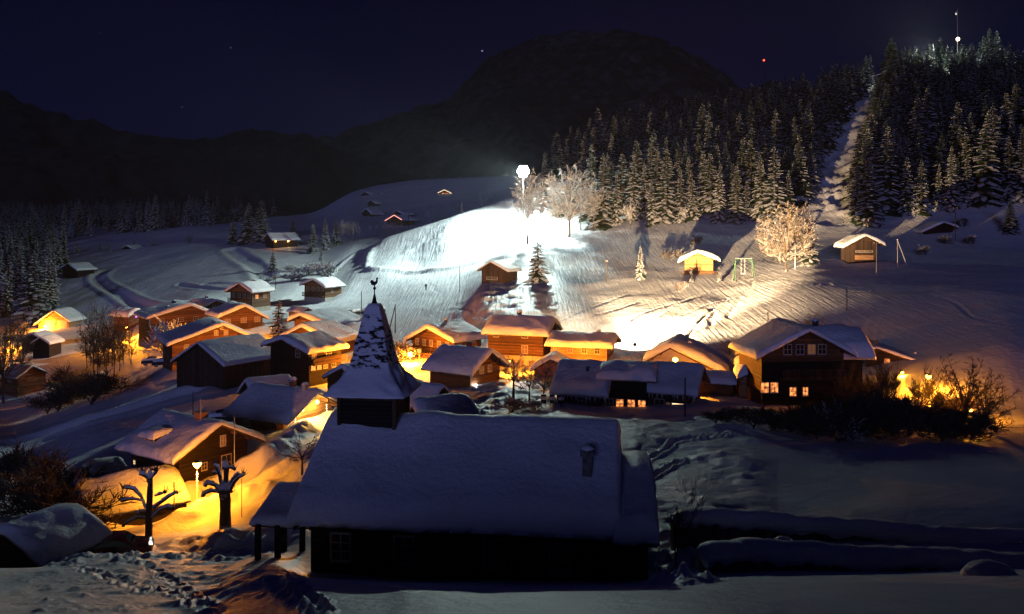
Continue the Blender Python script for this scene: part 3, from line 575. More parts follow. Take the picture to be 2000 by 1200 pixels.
U1 = house('large chalet front with four upper windows, dark below, right of the snow domed carports', (1582,641), (1478,696), (1672,690), 1600, 93, 4, th=.5, wood='chalet wood', l=9, win=((-.42,-.2,.8,1.0,None),(-.14,-.2,.8,1.0,None),(.14,-.2,.8,1.0,DP),(.42,-.2,.8,1.0,None),(-.93,3.9,.8,1.05,LP),(-.72,3.9,.8,1.05,LP),(-.3,4.3,.7,.9,LP),(-.02,4.3,.55,.9,LP)), balc=[(2.3,.6,1)], basefrac=0, below=4, wallh=6.5)
wl, wr, l_, Hh, dl_, dr_, y0_, y1_, a_, b_ = U1['dims']
MB().box(-a_+.02, b_-.02, y0_-.007, y0_-.002, 0, Hh-(dl_+dr_)/2-.6).obj('lower_storey', 'dark wood', U1)
house('broad dark blue snow roof standing across behind the large chalet front', (1683,641), None, None, 1494, 100, 86, w=8.5, drop=2.2, l=11.2, th=1.1, wood='dark wood', chim=[(-.05,.48,1.4,.32,'dark metal')], group=None)
V_ = house('low house whose long right roof edge glows orange behind the dark shrubs', (1712,677), (1681,688), (1822,716), 1735, 112, -12, wood='dark wood', th=.35, l=8, win=((.25,.9,.6,.9,LP),(.5,1.1,.7,.5,DP)), chim=[(.02,.1,.7,.14,'dark metal',0),(.8,.4,.6,.15,'dark metal')])
W_ = house('small barn on the slope lit golden with a balcony rail', (1362,489), (1325,509), (1406,506), 1372, 195, -10, cat='barn', name='barn', wood='golden wood', th=.75, l=7, ov=1.4, ovf=1.3, balc=[(3.1,1.2,1.2)], wallh=4.3, basefrac=.0)
house('brown barn with a green door band on the slope beside the snowy spruce', (958,510), (932,527), (992,529), 983, 201, -30, cat='barn', name='barn', wood='old wood', th=.45, l=6.2, win=((0,2.0,2.8,.5,None),), ov=.8, ovf=.7)
Y1_ = house('barn with a bright snow rim and an ochre panel on the dark right slope', (1691,457), (1648,480), (1729,476), 1695, 180, -4, cat='barn', name='barn', wood='old wood', th=.65, l=6.5, ov=1.2, win=((0,1.2,3.4,.25,None),), wallh=3.5)
wl, wr, l_, Hh, dl_, dr_, y0_, y1_, a_, b_ = Y1_['dims']; MB().box(-1.9, 1.9, y0_-.05, y0_-.004, Hh-dl_-2.6, Hh-dl_-1.6).obj('shutter', 'pale wood', Y1_)
house('unlit barn with one lit roof edge near the top right spruces', (1844,432), (1800,452), (1872,442), 1835, 207, -8, cat='barn', name='barn', wood='dark wood', th=.55, l=8)
house('tiny brown hut with a snow cap between the orange gable and the large chalet', (1455,684), None, None, 1460, 118, -15, cat='hut', name='hut', w=2.2, drop=.4, l=3, th=.35, ov=.2, ovf=.2)
house('snow domed carport touching the left side of the large chalet', (1472,717), None, None, 1480, 98, -8, cat='carport', name='carport', w=3.4, drop=.8, l=4, th=.9, ov=.3, ovf=.3, wood='pale wood')
house('second smaller snow domed carport up behind the first', (1466,702), None, None, 1475, 108, -8, cat='carport', name='carport', w=3.0, drop=.7, l=4, th=.9, ov=.3, ovf=.3)
house('flat snow roofed shed behind the ragged snowy gable', (1442,728), None, None, 1400, 102, 66, cat='shed', name='shed', w=4, drop=.8, l=4.4, th=.6, ov=.3, ovf=.3)
house('small shed with a thick snow roof just left of the steeple', (668,713), (632,733), (680,738), 694, 115, -30, cat='shed', name='shed', wood='old wood', th=.6, ov=.4, ovf=.3, l=4.5)
house('dark roofed shed with a gable to the right directly behind the chapel', (865,751), None, None, 792, 73, 58, cat='shed', name='shed', wood='chalet wood', w=4.2, drop=1.7, l=4.6, th=.16, ov=.35, ovf=.3)
house('smooth white snow roof rising behind the chapel ridge', (808,779), None, None, 850, 60, -62, cat='house', name='house', wood='dark wood', w=5.5, drop=1.7, l=4.2, th=.9, ov=.4, ovf=.3)
house('little shed with a domed snow roof before the tallest chalet', (1075,696), (1037,719), (1107,712), 1085, 119, -12, cat='shed', name='shed', wood='chalet wood', th=.6, ov=.4, ovf=.3, l=4)
# far houses
FF1 = house('distant hillside hut outlined with white fairy lights', (868,371), (855,377), (882,378), 872, 600, -10, cat='hut', name='hut', th=.5, l=7, win=((-.3,.8,1.6,1.2,LP),(.3,.8,1.6,1.2,LP)))
FF2 = house('distant chalet with a red lit gable edge above the piste bend', (770,420), (752,431), (785,429), 800, 430, -34, th=.7, l=11)
house('pale roofed barn just behind the distant red edged chalet', (775,411), None, None, 790, 470, -42, cat='barn', name='barn', wood='old wood', w=10, drop=2, l=8, th=.5)
house('unlit long barn on the far snow hill, nearest of that group', (715,407), (704,417), (726,418), 738, 490, -34, cat='barn', name='barn', wood='old wood', th=.5, l=10)
house('unlit barn at the upper left of the far snow hill', (713,374), None, None, 722, 620, -30, cat='barn', name='barn', wood='old wood', w=10, drop=2.6, l=8, th=.4)
house('unlit barn at the upper right of the far hill group', (741,376), None, None, 752, 620, -30, cat='barn', name='barn', wood='old wood', w=9, drop=2.4, l=8, th=.4)
house('small unlit barn in the centre of the far hill group', (724,391), None, None, 733, 560, -30, cat='barn', name='barn', wood='old wood', w=8, drop=2.2, l=6, th=.35)
FF8 = house('farm with two warm lamps under its eave beside the tall spruce group', (522,455), None, None, 546, 350, -50, w=9.5, drop=2.6, l=12, th=.5, wood='dark wood')
house('lone field barn on the dim meadow at far left', (132,514), None, None, 158, 330, -24, cat='barn', name='barn', wood='dark wood', w=10, drop=2.4, l=9, th=.5)
house('low barn among small conifers at the edge of the dim meadow', (247,479), None, None, 258, 400, -30, cat='barn', name='barn', wood='dark wood', w=9, drop=1.7, l=8, th=.4)
house('upper station house lit white among the ridge spruces', (1822,122), None, None, 1800, 415, 60, cat='station', name='station', w=10, drop=2.4, l=12, th=.6, wood='plaster', wallh=4)

# ------------------------------------------------------------------ the chapel
ang = math.atan2(-.12, 1.0)
CH = thing('chapel', 'dark wooden chapel with a blue white snow roof in the foreground', 'chapel', (-8.75, 42.5, -15.6), ang)
# local: x along the ridge to the right, y away from the camera
Zr = -9.46+15.6; Ze = -12.45+15.6; LX = 13.85
th = .75
def roof_block(x0, x1, zr, ze, run, th, par, seed, nm='roof', back=None):
    sl = (zr-ze)/run; zb_ = zr-th*.6; b = back or run
    rf = MB(); t = .15
    for sgn, rn in ((-1, run), (1, b)):
        P = [(x0, 0), (x1, 0)]
        rf.add([(x0,0,zb_),(x1,0,zb_),(x1,sgn*rn,zb_-sl*rn),(x0,sgn*rn,zb_-sl*rn),(x0,0,zb_-t),(x1,0,zb_-t),(x1,sgn*rn,zb_-sl*rn-t),(x0,sgn*rn,zb_-sl*rn-t)], [(0,1,2,3),(4,7,6,5),(0,4,5,1),(1,5,6,2),(2,6,7,3),(3,7,4,0)])
    r = random.Random(seed)
    for i in range(int((x1-x0)/.35)):
        x = x0+.15+i*.35; rf.box(x-.05, x+.05, -run-.02, -run+.5, zb_-sl*run-t-.12, zb_-sl*run-t+.02)
    ro = rf.obj(nm, 'dark wood', par)
    s = snow_slab(run, b, x1-x0, run*sl, b*sl, th, seed, n1=44, n2=70, cant=.1, gr=.35, wobk=.16)
    s.v = [(y, x, z) for x, y, z in s.v]; s.f = [f[::-1] for f in s.f]      # along -> x, left half -> toward the camera
    o = s.obj('snow_cover', 'fine snow', ro, True); o.location = (x0, 0, zb_)
    return ro, zb_, sl, o
ro, zb_, sl, so = roof_block(0, LX, Zr, Ze, 5.5, th, CH, 5)
hum = so.data
for v in hum.vertices:                              # drifted hollow beside the steeple and a swell along the eave
    if v.co.z > -5:
        x, y = v.co.x, v.co.y
        v.co.z += .18*math.exp(-((x-4.9-.35*y)/.9)**2)*math.exp(-((y+.6)/1.4)**2) - .16*math.exp(-((x-3.6)/.9)**2-((y+1.4)/1.0)**2) + .05*math.sin(x*.9)*math.exp(-((y+4.6)/.8)**2)
wl0, wl1 = .55, LX-.2
MB().prism([(wl0, -1.2), (wl1, -1.2), (wl1, zb_-sl*4.6-.1), (wl0, zb_-sl*4.6-.1)], -4.6, 4.6).obj('wall', 'dark wood', CH)
g = MB()
for x in (wl0+.0, wl1-.2): g.add([(x,-4.6,zb_-sl*4.6-.1),(x+.2,-4.6,zb_-sl*4.6-.1),(x+.2,4.6,zb_-sl*4.6-.1),(x,4.6,zb_-sl*4.6-.1),(x,0,zb_-.15),(x+.2,0,zb_-.15)], [(0,1,5,4),(2,3,4,5),(0,4,3),(1,2,5),(0,3,2,1)])
g.obj('gable', 'dark wood', CH)
for x in (1.9, 4.7, 8.6, 11.4): window(CH, x, .9, .8, 1.1, 'f', -4.6, None, rows=3)
ro2, zb2, sl2, so2 = roof_block(0, 1.65, Zr-1.75, Ze+.12, 5.6, .7, CH, 9, 'annex_roof')
ro2.location = (LX-.12, -.2, -.25)
for v in so2.data.vertices:
    x, y = v.co.x, v.co.y; v.co.z += .12*math.exp(-((x-1.1)/.35)**2)-.12*math.exp(-((x-.5)/.3)**2)*math.exp(-((y+2.5)/2.4)**2)
MB().prism([(LX-.19, -1.2), (LX+1.2, -1.2), (LX+1.2, zb2-sl2*4.3-.4), (LX-.19, zb2-sl2*4.3-.4)], -4.5, 4.2).obj('annex_wall', 'dark wood', CH)
# metal flue
fx_, fy_ = LX-1.35, -3.55; fz = zb_-sl*3.55+.45
c = MB().box(fx_-.2, fx_+.2, fy_-.2, fy_+.2, fz-.6, fz+1.3).box(fx_-.29, fx_+.29, fy_-.29, fy_-.22, fz+1.27, fz+1.53).box(fx_-.29, fx_+.29, fy_+.22, fy_+.29, fz+1.27, fz+1.53).box(fx_-.29, fx_-.22, fy_-.22, fy_+.22, fz+1.27, fz+1.53).box(fx_+.22, fx_+.29, fy_-.22, fy_+.22, fz+1.27, fz+1.53).obj('flue', 'stone', CH)
MB().ball((fx_, fy_, fz+1.53), .30, .30, .16, 12, 6, jit=.06).obj('snow_cap', 'fine snow', c, True)
# left porch
por = MB().add([(-2.2,-4.5,2.25),(.55,-4.5,2.25),(.55,-1.2,3.0),(-2.2,-1.2,3.0),(-2.2,-4.5,2.1),(.55,-4.5,2.1),(.55,-1.2,2.85),(-2.2,-1.2,2.85)], [(0,1,2,3),(4,7,6,5),(0,4,5,1),(1,5,6,2),(2,6,7,3),(3,7,4,0)]).obj('porch_roof', 'dark wood', CH)
ps = snow_slab(1.35, 1.35, 3.2, .01, .01, .38, 31, n1=20, n2=24).obj('snow_cover', 'fine snow', por, True); ps.location = (-.82, -4.45, 2.25); ps.rotation_euler = (math.atan2(.8, 3.7), 0, 0)
for x, y in ((-1.85,-4.6),(-.95,-4.6),(-1.85,-1.6),(-.95,-1.6)): MB().box(x-.11, x+.11, y-.11, y+.11, -1.5, 2.25).obj('post', 'dark wood', CH)
# steeple
ST = MB(); tx, ty = 2.05, .15; tw = 1.33
zt = zb_+1.62
MB().box(tx-tw, tx+tw, ty-tw, ty+tw, zb_-1.6, zt).obj('belfry', 'dark wood', CH)
bl = MB()
for x in (-1, 1):
    for y in (-1, 1): bl.box(tx+x*tw-.09, tx+x*tw+.09, ty+y*tw-.09, ty+y*tw+.09, zb_-1.5, zt-.01)
bl.box(tx-tw-.05, tx+tw+.05, ty-tw-.05, ty+tw+.05, zt-.22, zt-.1).obj('corner_board', 'board', CH)
prof = [(0,1.98),(.06,1.99),(.14,1.93),(.3,1.80),(.5,1.63),(.75,1.39),(1.0,1.18),(1.3,1.01),(1.8,.88),(2.4,.78),(3.0,.64),(3.6,.50),(4.1,.34),(4.22,.24),(4.25,.0)]
ns = 14; vs = []; fs = []; PZ = []; PR_ = []
fine = np.concatenate([np.linspace(prof[i][0], prof[i+1][0], 5)[:-1] for i in range(len(prof)-1)]+[[prof[-1][0]]])
rad = np.interp(fine, [p[0] for p in prof], [p[1] for p in prof])
rr = random.Random(8)
for z, r in zip(fine, rad):
    for k in range(4*ns):
        sd, f = divmod(k, ns); u = -1+2*f/ns; q = [(u, -1), (1, u), (-u, 1), (-1, -u)][sd]
        ln = math.hypot(*q); k2 = .86+.14*(1/ln); rk = r*(k2 if ln > 1.2 else 1)
        n = float(fbm(q[0]*3+z*2.1, q[1]*3-z*1.3, 6, 3)); am = .10 if .08 < z < 1.3 else (.05 if z >= 1.3 else .04)
        vs.append((q[0]*rk*(1+am*n), q[1]*rk*(1+am*n), z+(.1*n if .08 < z < 1.2 else .0)))
m4 = 4*ns
for j in range(len(fine)-1):
    for k in range(m4): q = (k+1) % m4; fs.append((j*m4+k, j*m4+q, (j+1)*m4+q, (j+1)*m4+k))
fs.append(tuple(range(m4))[::-1])
sp = MB().add(vs, fs).obj('spire', 'snowy shingle', CH, True); sp.location = (tx, ty, zt)
# tip, rod, ball and weathercock
zs = zt+4.1
tip = MB().tube([(tx,ty,zs-.1),(tx,ty,zs+.42),(tx,ty,zs+.6),(tx,ty,zs+1.0)], [.19,.07,.03,.025], 10).obj('spire_tip', 'dark metal', CH, True)
MB().ball((tx, ty, zs+.86), .075, nu=12, nv=8).obj('ball', 'dark metal', tip, True)
ck = [(-.02,-.02),(.04,.0),(.05,.10),(.16,.16),(.24,.28),(.26,.40),(.24,.5),(.27,.56),(.35,.56),(.28,.60),(.27,.66),(.24,.63),(.23,.70),(.19,.65),(.17,.68),(.15,.60),(.14,.52),(.12,.40),(.04,.34),(-.06,.36),(-.12,.44),(-.20,.48),(-.28,.44),(-.33,.36),(-.33,.28),(-.30,.22),(-.24,.20),(-.28,.16),(-.26,.10),(-.18,.10),(-.10,.06),(-.03,.06)]
cock = MB(); n = len(ck)
cock.add([(tx+x*.62, ty-.03, zs+.97+z*.62) for x, z in ck]+[(tx+x*.62, ty+.03, zs+.97+z*.62) for x, z in ck], [tuple(range(n)), tuple(range(2*n-1, n-1, -1))]+[(i, i+n, (i+1) % n+n, (i+1) % n) for i in range(n)])
ckm = cock.obj('weathercock', 'dark metal', CH)
# ------------------------------------------------------------------ trees
def spruce_mesh(seed, h, R, nb=9, snowp=.75, low=.06, droop=.7):
    r = random.Random(seed); mb = MB(); z = h*low; dz = .8
    while z < h*.985:
        f = (z-h*low)/(h*(1-low)); L0 = R*(1-f)**.8*(.93+.12*math.sin(z*2.3+seed))+.12
        n = max(4, int(nb*(1-f*.45)))
        for k in range(n):
            a = 2*math.pi*(k+r.random()*.8)/n; L = L0*r.uniform(.72, 1.16); z0 = z+r.uniform(-.25, .25)
            ca, sa = math.cos(a), math.sin(a); up = r.uniform(.0, .12)+f*.25; dr = droop*r.uniform(.7, 1.3)*(1-f*.7)
            w = L*r.uniform(.24, .36)+.08; st = []
            for s, wf in ((.08, .35), (.4, .95), (.72, .85), (1.0, .12)):
                q = s*L; zz = z0+up*q-dr*q*s; c = (ca*q, sa*q, zz); ww = w*wf; dn = ww*.55
                j = r.uniform(.7, 1.3)
                st.append((c, (ca*q-sa*ww*j, sa*q+ca*ww*j, zz-dn*j), (ca*q+sa*ww/j, sa*q-ca*ww/j, zz-dn/j)))
            vs = [p for t in st for p in t]; fs = []
            for i in range(3): b = i*3; fs += [(b, b+1, b+4, b+3), (b, b+3, b+5, b+2)]
            mb.add(vs, fs, 0)
            for i in range(1, 4):      # hanging twigs give the ragged edge
                for sd in (1, 2):
                    p = st[i][sd]; c = st[i][0]; hang = w*r.uniform(.35, .9); o = r.uniform(-.2, .2)*w
                    mb.add([p, ((p[0]+c[0])/2, (p[1]+c[1])/2, (p[2]+c[2])/2), (p[0]+ca*o, p[1]+sa*o, p[2]-hang)], [(0, 1, 2)], 0)
            if r.random() < snowp:
                off = .05+.05*r.random(); i0 = r.choice((0, 1, 1)); sv = []; sf = []
                for i in range(i0, 4):
                    c, l_, r_ = st[i]; g = r.uniform(.45, .95)
                    sv += [(c[0], c[1], c[2]+off+.04), tuple(c[m]+(l_[m]-c[m])*g+(off*.7 if m == 2 else 0) for m in range(3)), tuple(c[m]+(r_[m]-c[m])*g+(off*.7 if m == 2 else 0) for m in range(3))]
                for i in range(len(sv)//3-1): b = i*3; sf += [(b, b+1, b+4, b+3), (b, b+3, b+5, b+2)]
                mb.add(sv, sf, 1)
        z += dz*(.6+.6*(1-f))
    mb.tube([(0, 0, h*.93), (0, 0, h*1.02)], [.07, .01], 5, 0)
    return mb.mesh('crown', ['needles', 'tree snow'])
def trunk_mesh(h, r0): return MB().tube([(0, 0, -1.2), (0, 0, h*.3), (0, 0, h*.93)], [r0, r0*.75, r0*.15], 7).mesh('trunk', 'bark')
SPR = {}
for k, (sd, h, R, nb, sp, lo) in enumerate([(1,18,2.7,9,.8,.04),(2,20,2.5,8,.85,.05),(3,16,2.4,9,.8,.03),(4,22,3.0,9,.75,.06),(5,19,2.1,8,.85,.05),(6,12,2.1,9,.9,.02),(7,20,3.3,10,.5,.05)]):
    SPR[k] = (spruce_mesh(sd, h, R, nb, sp, lo), trunk_mesh(h, h*.014+.05), h)
def put_tree(kind, X, Y, h, label, cat='spruce', name='spruce_tree', group=None, rz=None, wide=1.0, z=None, rnd=random.Random(77), lean=0):
    cm, tm, h0 = kind; s = h/h0; z = ground(X, Y)-.1 if z is None else z
    t = thing(name, label, cat, (X, Y, z), rnd.uniform(0, 6.28) if rz is None else rz, group)
    t.rotation_euler.x = rnd.gauss(0, .022); t.rotation_euler.y = rnd.gauss(0, .022)
    c = link('crown', cm, t); u = link('trunk', tm, t)
    for o in (c, u): o.scale = (s*wide, s*wide, s)
    return t
# forest on the right hillside
rt = random.Random(12); placed = []
def clear(px, py_base, X, Y):
    # the cleared strip that climbs to the ridge
    strip = np.interp(Y, [205, 250, 300, 370, 420], [1585, 1625, 1655, 1712, 1745]); half = np.interp(Y, [205, 250, 300, 370], [56, 50, 40, 28])
    return abs(px-strip) < half
rowsY = []
Y = 228.0
while Y < 425: rowsY.append(Y); Y *= 1.040
cnt = 0; cand = []
for Y in rowsY:
    px = 1040.0
    while px < 2100:
        step = 3.9*F0/Y*rt.uniform(.75, 1.35)
        px += step; Yq = Y*rt.uniform(.985, 1.015)
        first = np.interp(px, [1040, 1110, 1180, 1400, 1520, 1600, 1700, 1800, 2000], [300, 278, 262, 246, 236, 226, 216, 212, 208])
        last = np.interp(px, [1040, 1200, 1400, 1600, 2000], [330, 400, 440, 440, 440])
        if Yq < first or Yq > last or clear(px, 0, 0, Yq): continue
        if px < 1180 and rt.random() < .35: continue
        X = (px-CX)/F0*Yq; cand.append((X, Yq, px))
# keep the nearest rows and the ridge dense, thin what stands hidden in between
vis = []
for X, Y, px in cand:
    first = np.interp(px, [1040, 1110, 1180, 1400, 1520, 1600, 1700, 1800, 2000], [300, 278, 262, 246, 236, 226, 216, 212, 208])
    ridge_ = np.interp(px, [1040, 1200, 1400, 1600, 2000], [320, 385, 405, 415, 405])
    k = rt.random()
    if Y < first*1.12 or Y > ridge_ or abs(px-np.interp(Y, [205, 250, 300, 370, 420], [1585, 1625, 1655, 1712, 1745])) < 90: vis.append((X, Y, px))
    elif k < .62: vis.append((X, Y, px))
fr = lambda p: p[1]/np.interp(p[2], [1040, 1110, 1180, 1400, 1520, 1600, 1700, 1800, 2000], [300, 278, 262, 246, 236, 226, 216, 212, 208])
vis.sort(key=fr); extra = vis[188:]; vis = vis[:188]       # the rest join the dense mass behind
for X, Y, px in vis:
    k = rt.choice((0, 1, 1, 2, 3, 4, 4)); h = rt.uniform(11, 24)
    if px > 1180 and Y > 390: h = rt.uniform(13, 18)
    put_tree(SPR[k], X, Y, h, 'snow laden spruce standing in the dense forest on the right hillside', group='forest spruces on the right hillside', wide=rt.uniform(1.3, 2.1))
# farther and hidden spruces stand as one dense mass
low = [spruce_mesh(31+k, 18, 3.0, 6, .7, .03) for k in range(3)]
mv = []; mf = []; mi_ = []; off = 0; rm = random.Random(5)
arr = []
for me in low:
    v = np.empty(len(me.vertices)*3); me.vertices.foreach_get('co', v); lt_ = np.empty(len(me.polygons), int); me.polygons.foreach_get('loop_total', lt_)
    li = np.empty(len(me.loops), int); me.loops.foreach_get('vertex_index', li); m_ = np.empty(len(me.polygons), int); me.polygons.foreach_get('material_index', m_); arr.append((v.reshape(-1, 3), lt_, li, m_))
def tree_mass(name, spots, label, cat):
    V = []; LT = []; LI = []; MI = []; off = 0
    for n_, (X, Yq, s, w) in enumerate(spots):
        v, lt_, li, m_ = arr[n_ % 3]; t_ = rm.uniform(0, 6.28)
        V.append(np.stack([(v[:, 0]*math.cos(t_)-v[:, 1]*math.sin(t_))*w*s+X, (v[:, 0]*math.sin(t_)+v[:, 1]*math.cos(t_))*w*s+Yq, v[:, 2]*s+ground(X, Yq)-.2], -1))
        LT.append(lt_); LI.append(li+off); MI.append(m_); off += len(v)
    V = np.concatenate(V); LT = np.concatenate(LT); LI = np.concatenate(LI); MI = np.concatenate(MI)
    me = bpy.data.meshes.new(name); me.vertices.add(len(V)); me.vertices.foreach_set('co', V.ravel()); me.loops.add(len(LI)); me.loops.foreach_set('vertex_index', LI.astype(np.int32))
    me.polygons.add(len(LT)); me.polygons.foreach_set('loop_start', (np.cumsum(LT)-LT).astype(np.int32)); me.materials.append(MAT['needles']); me.materials.append(MAT['tree snow']); me.polygons.foreach_set('material_index', MI.astype(np.int32)); me.update(calc_edges=True)
    return tag(link(name, me), label, cat, kind='stuff')
sp_ = [(X, Y, rm.uniform(.75, 1.1), rm.uniform(1.1, 1.5)) for X, Y, px in extra]; Y = 236.0
while Y < 440:
    px = 1060.0
    while px < 2080:
        px += 5.2*F0/Y*rm.uniform(.7, 1.3); Yq = Y*rm.uniform(.99, 1.01)
        first = np.interp(px, [1040, 1110, 1180, 1400, 1520, 1600, 1700, 1800, 2000], [312, 288, 272, 256, 246, 236, 228, 224, 220]); last = np.interp(px, [1040, 1200, 1400, 1600, 2000], [330, 395, 425, 425, 425])
        if Yq < first or Yq > last or clear(px, 0, 0, Yq): continue
        sp_.append(((px-CX)/F0*Yq, Yq, rm.uniform(.6, 1.05), rm.uniform(1.2, 1.7)))
    Y *= 1.032
tree_mass('dense_forest', sp_, 'dense dark mass of snowy spruces filling the hillside behind the front rows', 'forest')
sp_ = []
for k in range(330):
    px = rm.uniform(-60, 430)+max(0, k-240)*2.2*rm.random(); Y = rm.uniform(560, 770); sp_.append(((px-CX)/F0*Y, Y, rm.uniform(.7, 1.15), 1.3))
for k in range(60):
    px = rm.uniform(-120, 110); Y = rm.uniform(330, 480); sp_.append(((px-CX)/F0*Y, Y, rm.uniform(.7, 1.1), 1.3))
tree_mass('far_forest', sp_, 'far dim wood of spruces along the foot of the left hill', 'forest')
# ridge spruces that break the skyline
for px, top, Y, k, w in ((1742,72,408,6,1.4),(1760,95,412,3,1.0),(1690,108,405,0,1.0),(1788,100,400,4,1.0),(1835,72,398,3,1.2),(1815,95,405,0,1.1),(1880,86,400,3,1.1),(1932,55,400,3,1.2),(1950,58,405,1,1.2),(1918,70,404,6,1.1),(1970,82,404,0,1.1),(1850,88,404,1,1.1),(1900,84,396,0,1.2)):
    X = (px-CX)/F0*Y; zg = ground(X, Y); h = (HY-top)/F0*Y-zg
    put_tree(SPR[k], X, Y, max(9, h), 'dark spruce breaking the skyline on the ridge at upper right', group='ridge spruces on the skyline', wide=w*1.6)
# single spruces
def spruce_at(px, base, top, Y, k, label, wide=1.0, group=None):
    zg = ground((px-CX)/F0*Y, Y); h = (HY-top)/F0*Y-zg
    return put_tree(SPR[k], (px-CX)/F0*Y, Y, max(2.5, h), label, wide=wide*1.6, group=group)
spruce_at(1050, 530, 456, 197, 5, 'broad young spruce thick with snow right of the green banded barn', 1.0)
spruce_at(1251, 558, 480, 192, 5, 'slender yellow lit spruce left of the golden barn', .75)
spruce_at(545, 660, 585, 158, 5, 'snowy spruce lit orange from below between two village chalets', 1.15)
spruce_at(65, 600, 497, 262, 0, 'tall snowy spruce standing alone at far left above the lamp lit garage', 1.45)
spruce_at(484, 480, 397, 372, 0, 'left of the two tallest spruces beside the farm with two lamps', 1.5)
spruce_at(508, 482, 391, 368, 1, 'right of the two tallest spruces beside the farm with two lamps', 1.6)
spruce_at(455, 478, 428, 374, 6, 'squat spruce heavy with snow left of the two tallest spruces', 1.2)
spruce_at(573, 458, 427, 395, 5, 'small round spruce alone on the meadow right of the farm with two lamps', 1.15)
spruce_at(612, 505, 438, 330, 0, 'leftmost spruce of the clump by the piste bend', 1.2)
spruce_at(637, 505, 426, 335, 1, 'tallest narrow spruce of the clump by the piste bend', 1.05)
spruce_at(657, 498, 430, 345, 4, 'loose dark spruce at the right of the piste bend clump', 1.5)
spruce_at(628, 535, 486, 292, 5, 'small brightly lit spruce below the piste bend clump', .95)
spruce_at(533, 560, 490, 290, 0, 'spruce rising from the brushwood above the two lit window chalet', 1.35)
spruce_at(1581, 512, 430, 184, 2, 'snow loaded spruce at the right of the broad larch pair', 1.25)
spruce_at(1975, 485, 388, 205, 3, 'spruce with heavy snow pads at the right edge under the forest', 1.45)
spruce_at(1350, 545, 520, 188, 5, 'tiny snow covered fir touching the left of the golden barn', .7)
spruce_at(1405, 548, 520, 187, 5, 'small snow covered fir at the right corner of the golden barn', .8)
# spruces at the edge of the left valley, behind the dim meadow
rv = random.Random(3)
for k in range(42):
    px = rv.uniform(60, 420); Y = rv.uniform(480, 570); X = (px-CX)/F0*Y; zg = ground(X, Y)
    put_tree(SPR[rv.choice((0, 1, 2, 3, 4))], X, Y, rv.uniform(13, 21), 'dim frosted spruce in the row behind the meadow on the left', group='spruces behind the left meadow', wide=1.3)
for k in range(32):
    px = rv.uniform(-20, 125); Y = rv.uniform(270, 400); X = (px-CX)/F0*Y
    put_tree(SPR[rv.choice((0, 1, 3, 4))], X, Y, rv.uniform(12, 20), 'dark spruce in the shadowed wood at the left edge', group='spruces in the left wood', wide=1.3)
for px, base, top, Y in ((150,520,470,405),(212,508,472,400),(195,505,475,410),(300,510,460,400),(262,0,470,420)): spruce_at(px, base, top, Y, 5, 'snowy conifer by the low barn on the dim meadow', 1.2, group='conifers by the low meadow barn')

# --- leafless trees
def bare_mesh(seed, h, levels=5, r0=.18, spread=.55, nb=3, upb=.25, twigm='twig', split=.28, start=.25, minr=.012, sides=4, wob=.18, leaf=0, trunkmat='bark', maxn=2600, kill=.03):
    r = random.Random(seed); tr = MB(); cr = MB(); q = [(Vector((0, 0, -.5)), Vector((0, 0, 1)), h*start+.5, r0, 0)]; n = 0
    while q and n < maxn:
        p, d, L, rad, lv = q.pop(0); n += 1
        pts = [p]; dd = d.copy(); ns = 3 if lv < 3 else 2
        for i in range(ns):
            wb = wob if lv else wob*.3; dd = (dd+Vector((r.gauss(0, wb), r.gauss(0, wb), r.gauss(0, wb)+upb*.2))).normalized(); pts.append(pts[-1]+dd*L/ns)
        e = rad*.66 if lv < levels else rad*.4
        tgt = tr if lv <= 1 else cr
        tgt.tube(pts, list(np.linspace(rad, e, len(pts))), 7 if lv == 0 else (sides if lv < 3 else 3), cap=False)
        if lv >= levels:
            if leaf and r.random() < leaf: cr.ball(pts[-1], r.uniform(.08, .2), nu=5, nv=3, mi=1, jit=.3, seed=n)
            continue
        k = nb+(1 if r.random() < .4 else 0)
        for i in range(k):
            f = r.uniform(.45, 1.0) if lv else r.uniform(.6, 1.0)
            b = pts[min(int(f*ns)+0, ns)]; b = b if i else pts[-1]
            ax = Vector((r.gauss(0, 1), r.gauss(0, 1), r.gauss(0, .5))).normalized()
            nd = (dd+ax*spread*r.uniform(.6, 1.5)+Vector((0, 0, upb*.5))).normalized()
            q.append((b, nd, L*r.uniform(.55, .92) if lv else h*split*r.uniform(.7, 1.1), max(e*r.uniform(.6, .9), minr), lv+1))
    if not cr.v: cr.tube([(0, 0, .1), (0, 0, .2)], .01, 3)
    return cr.mesh('crown', [twigm, 'roof snow']), tr.mesh('trunk', trunkmat, True), h
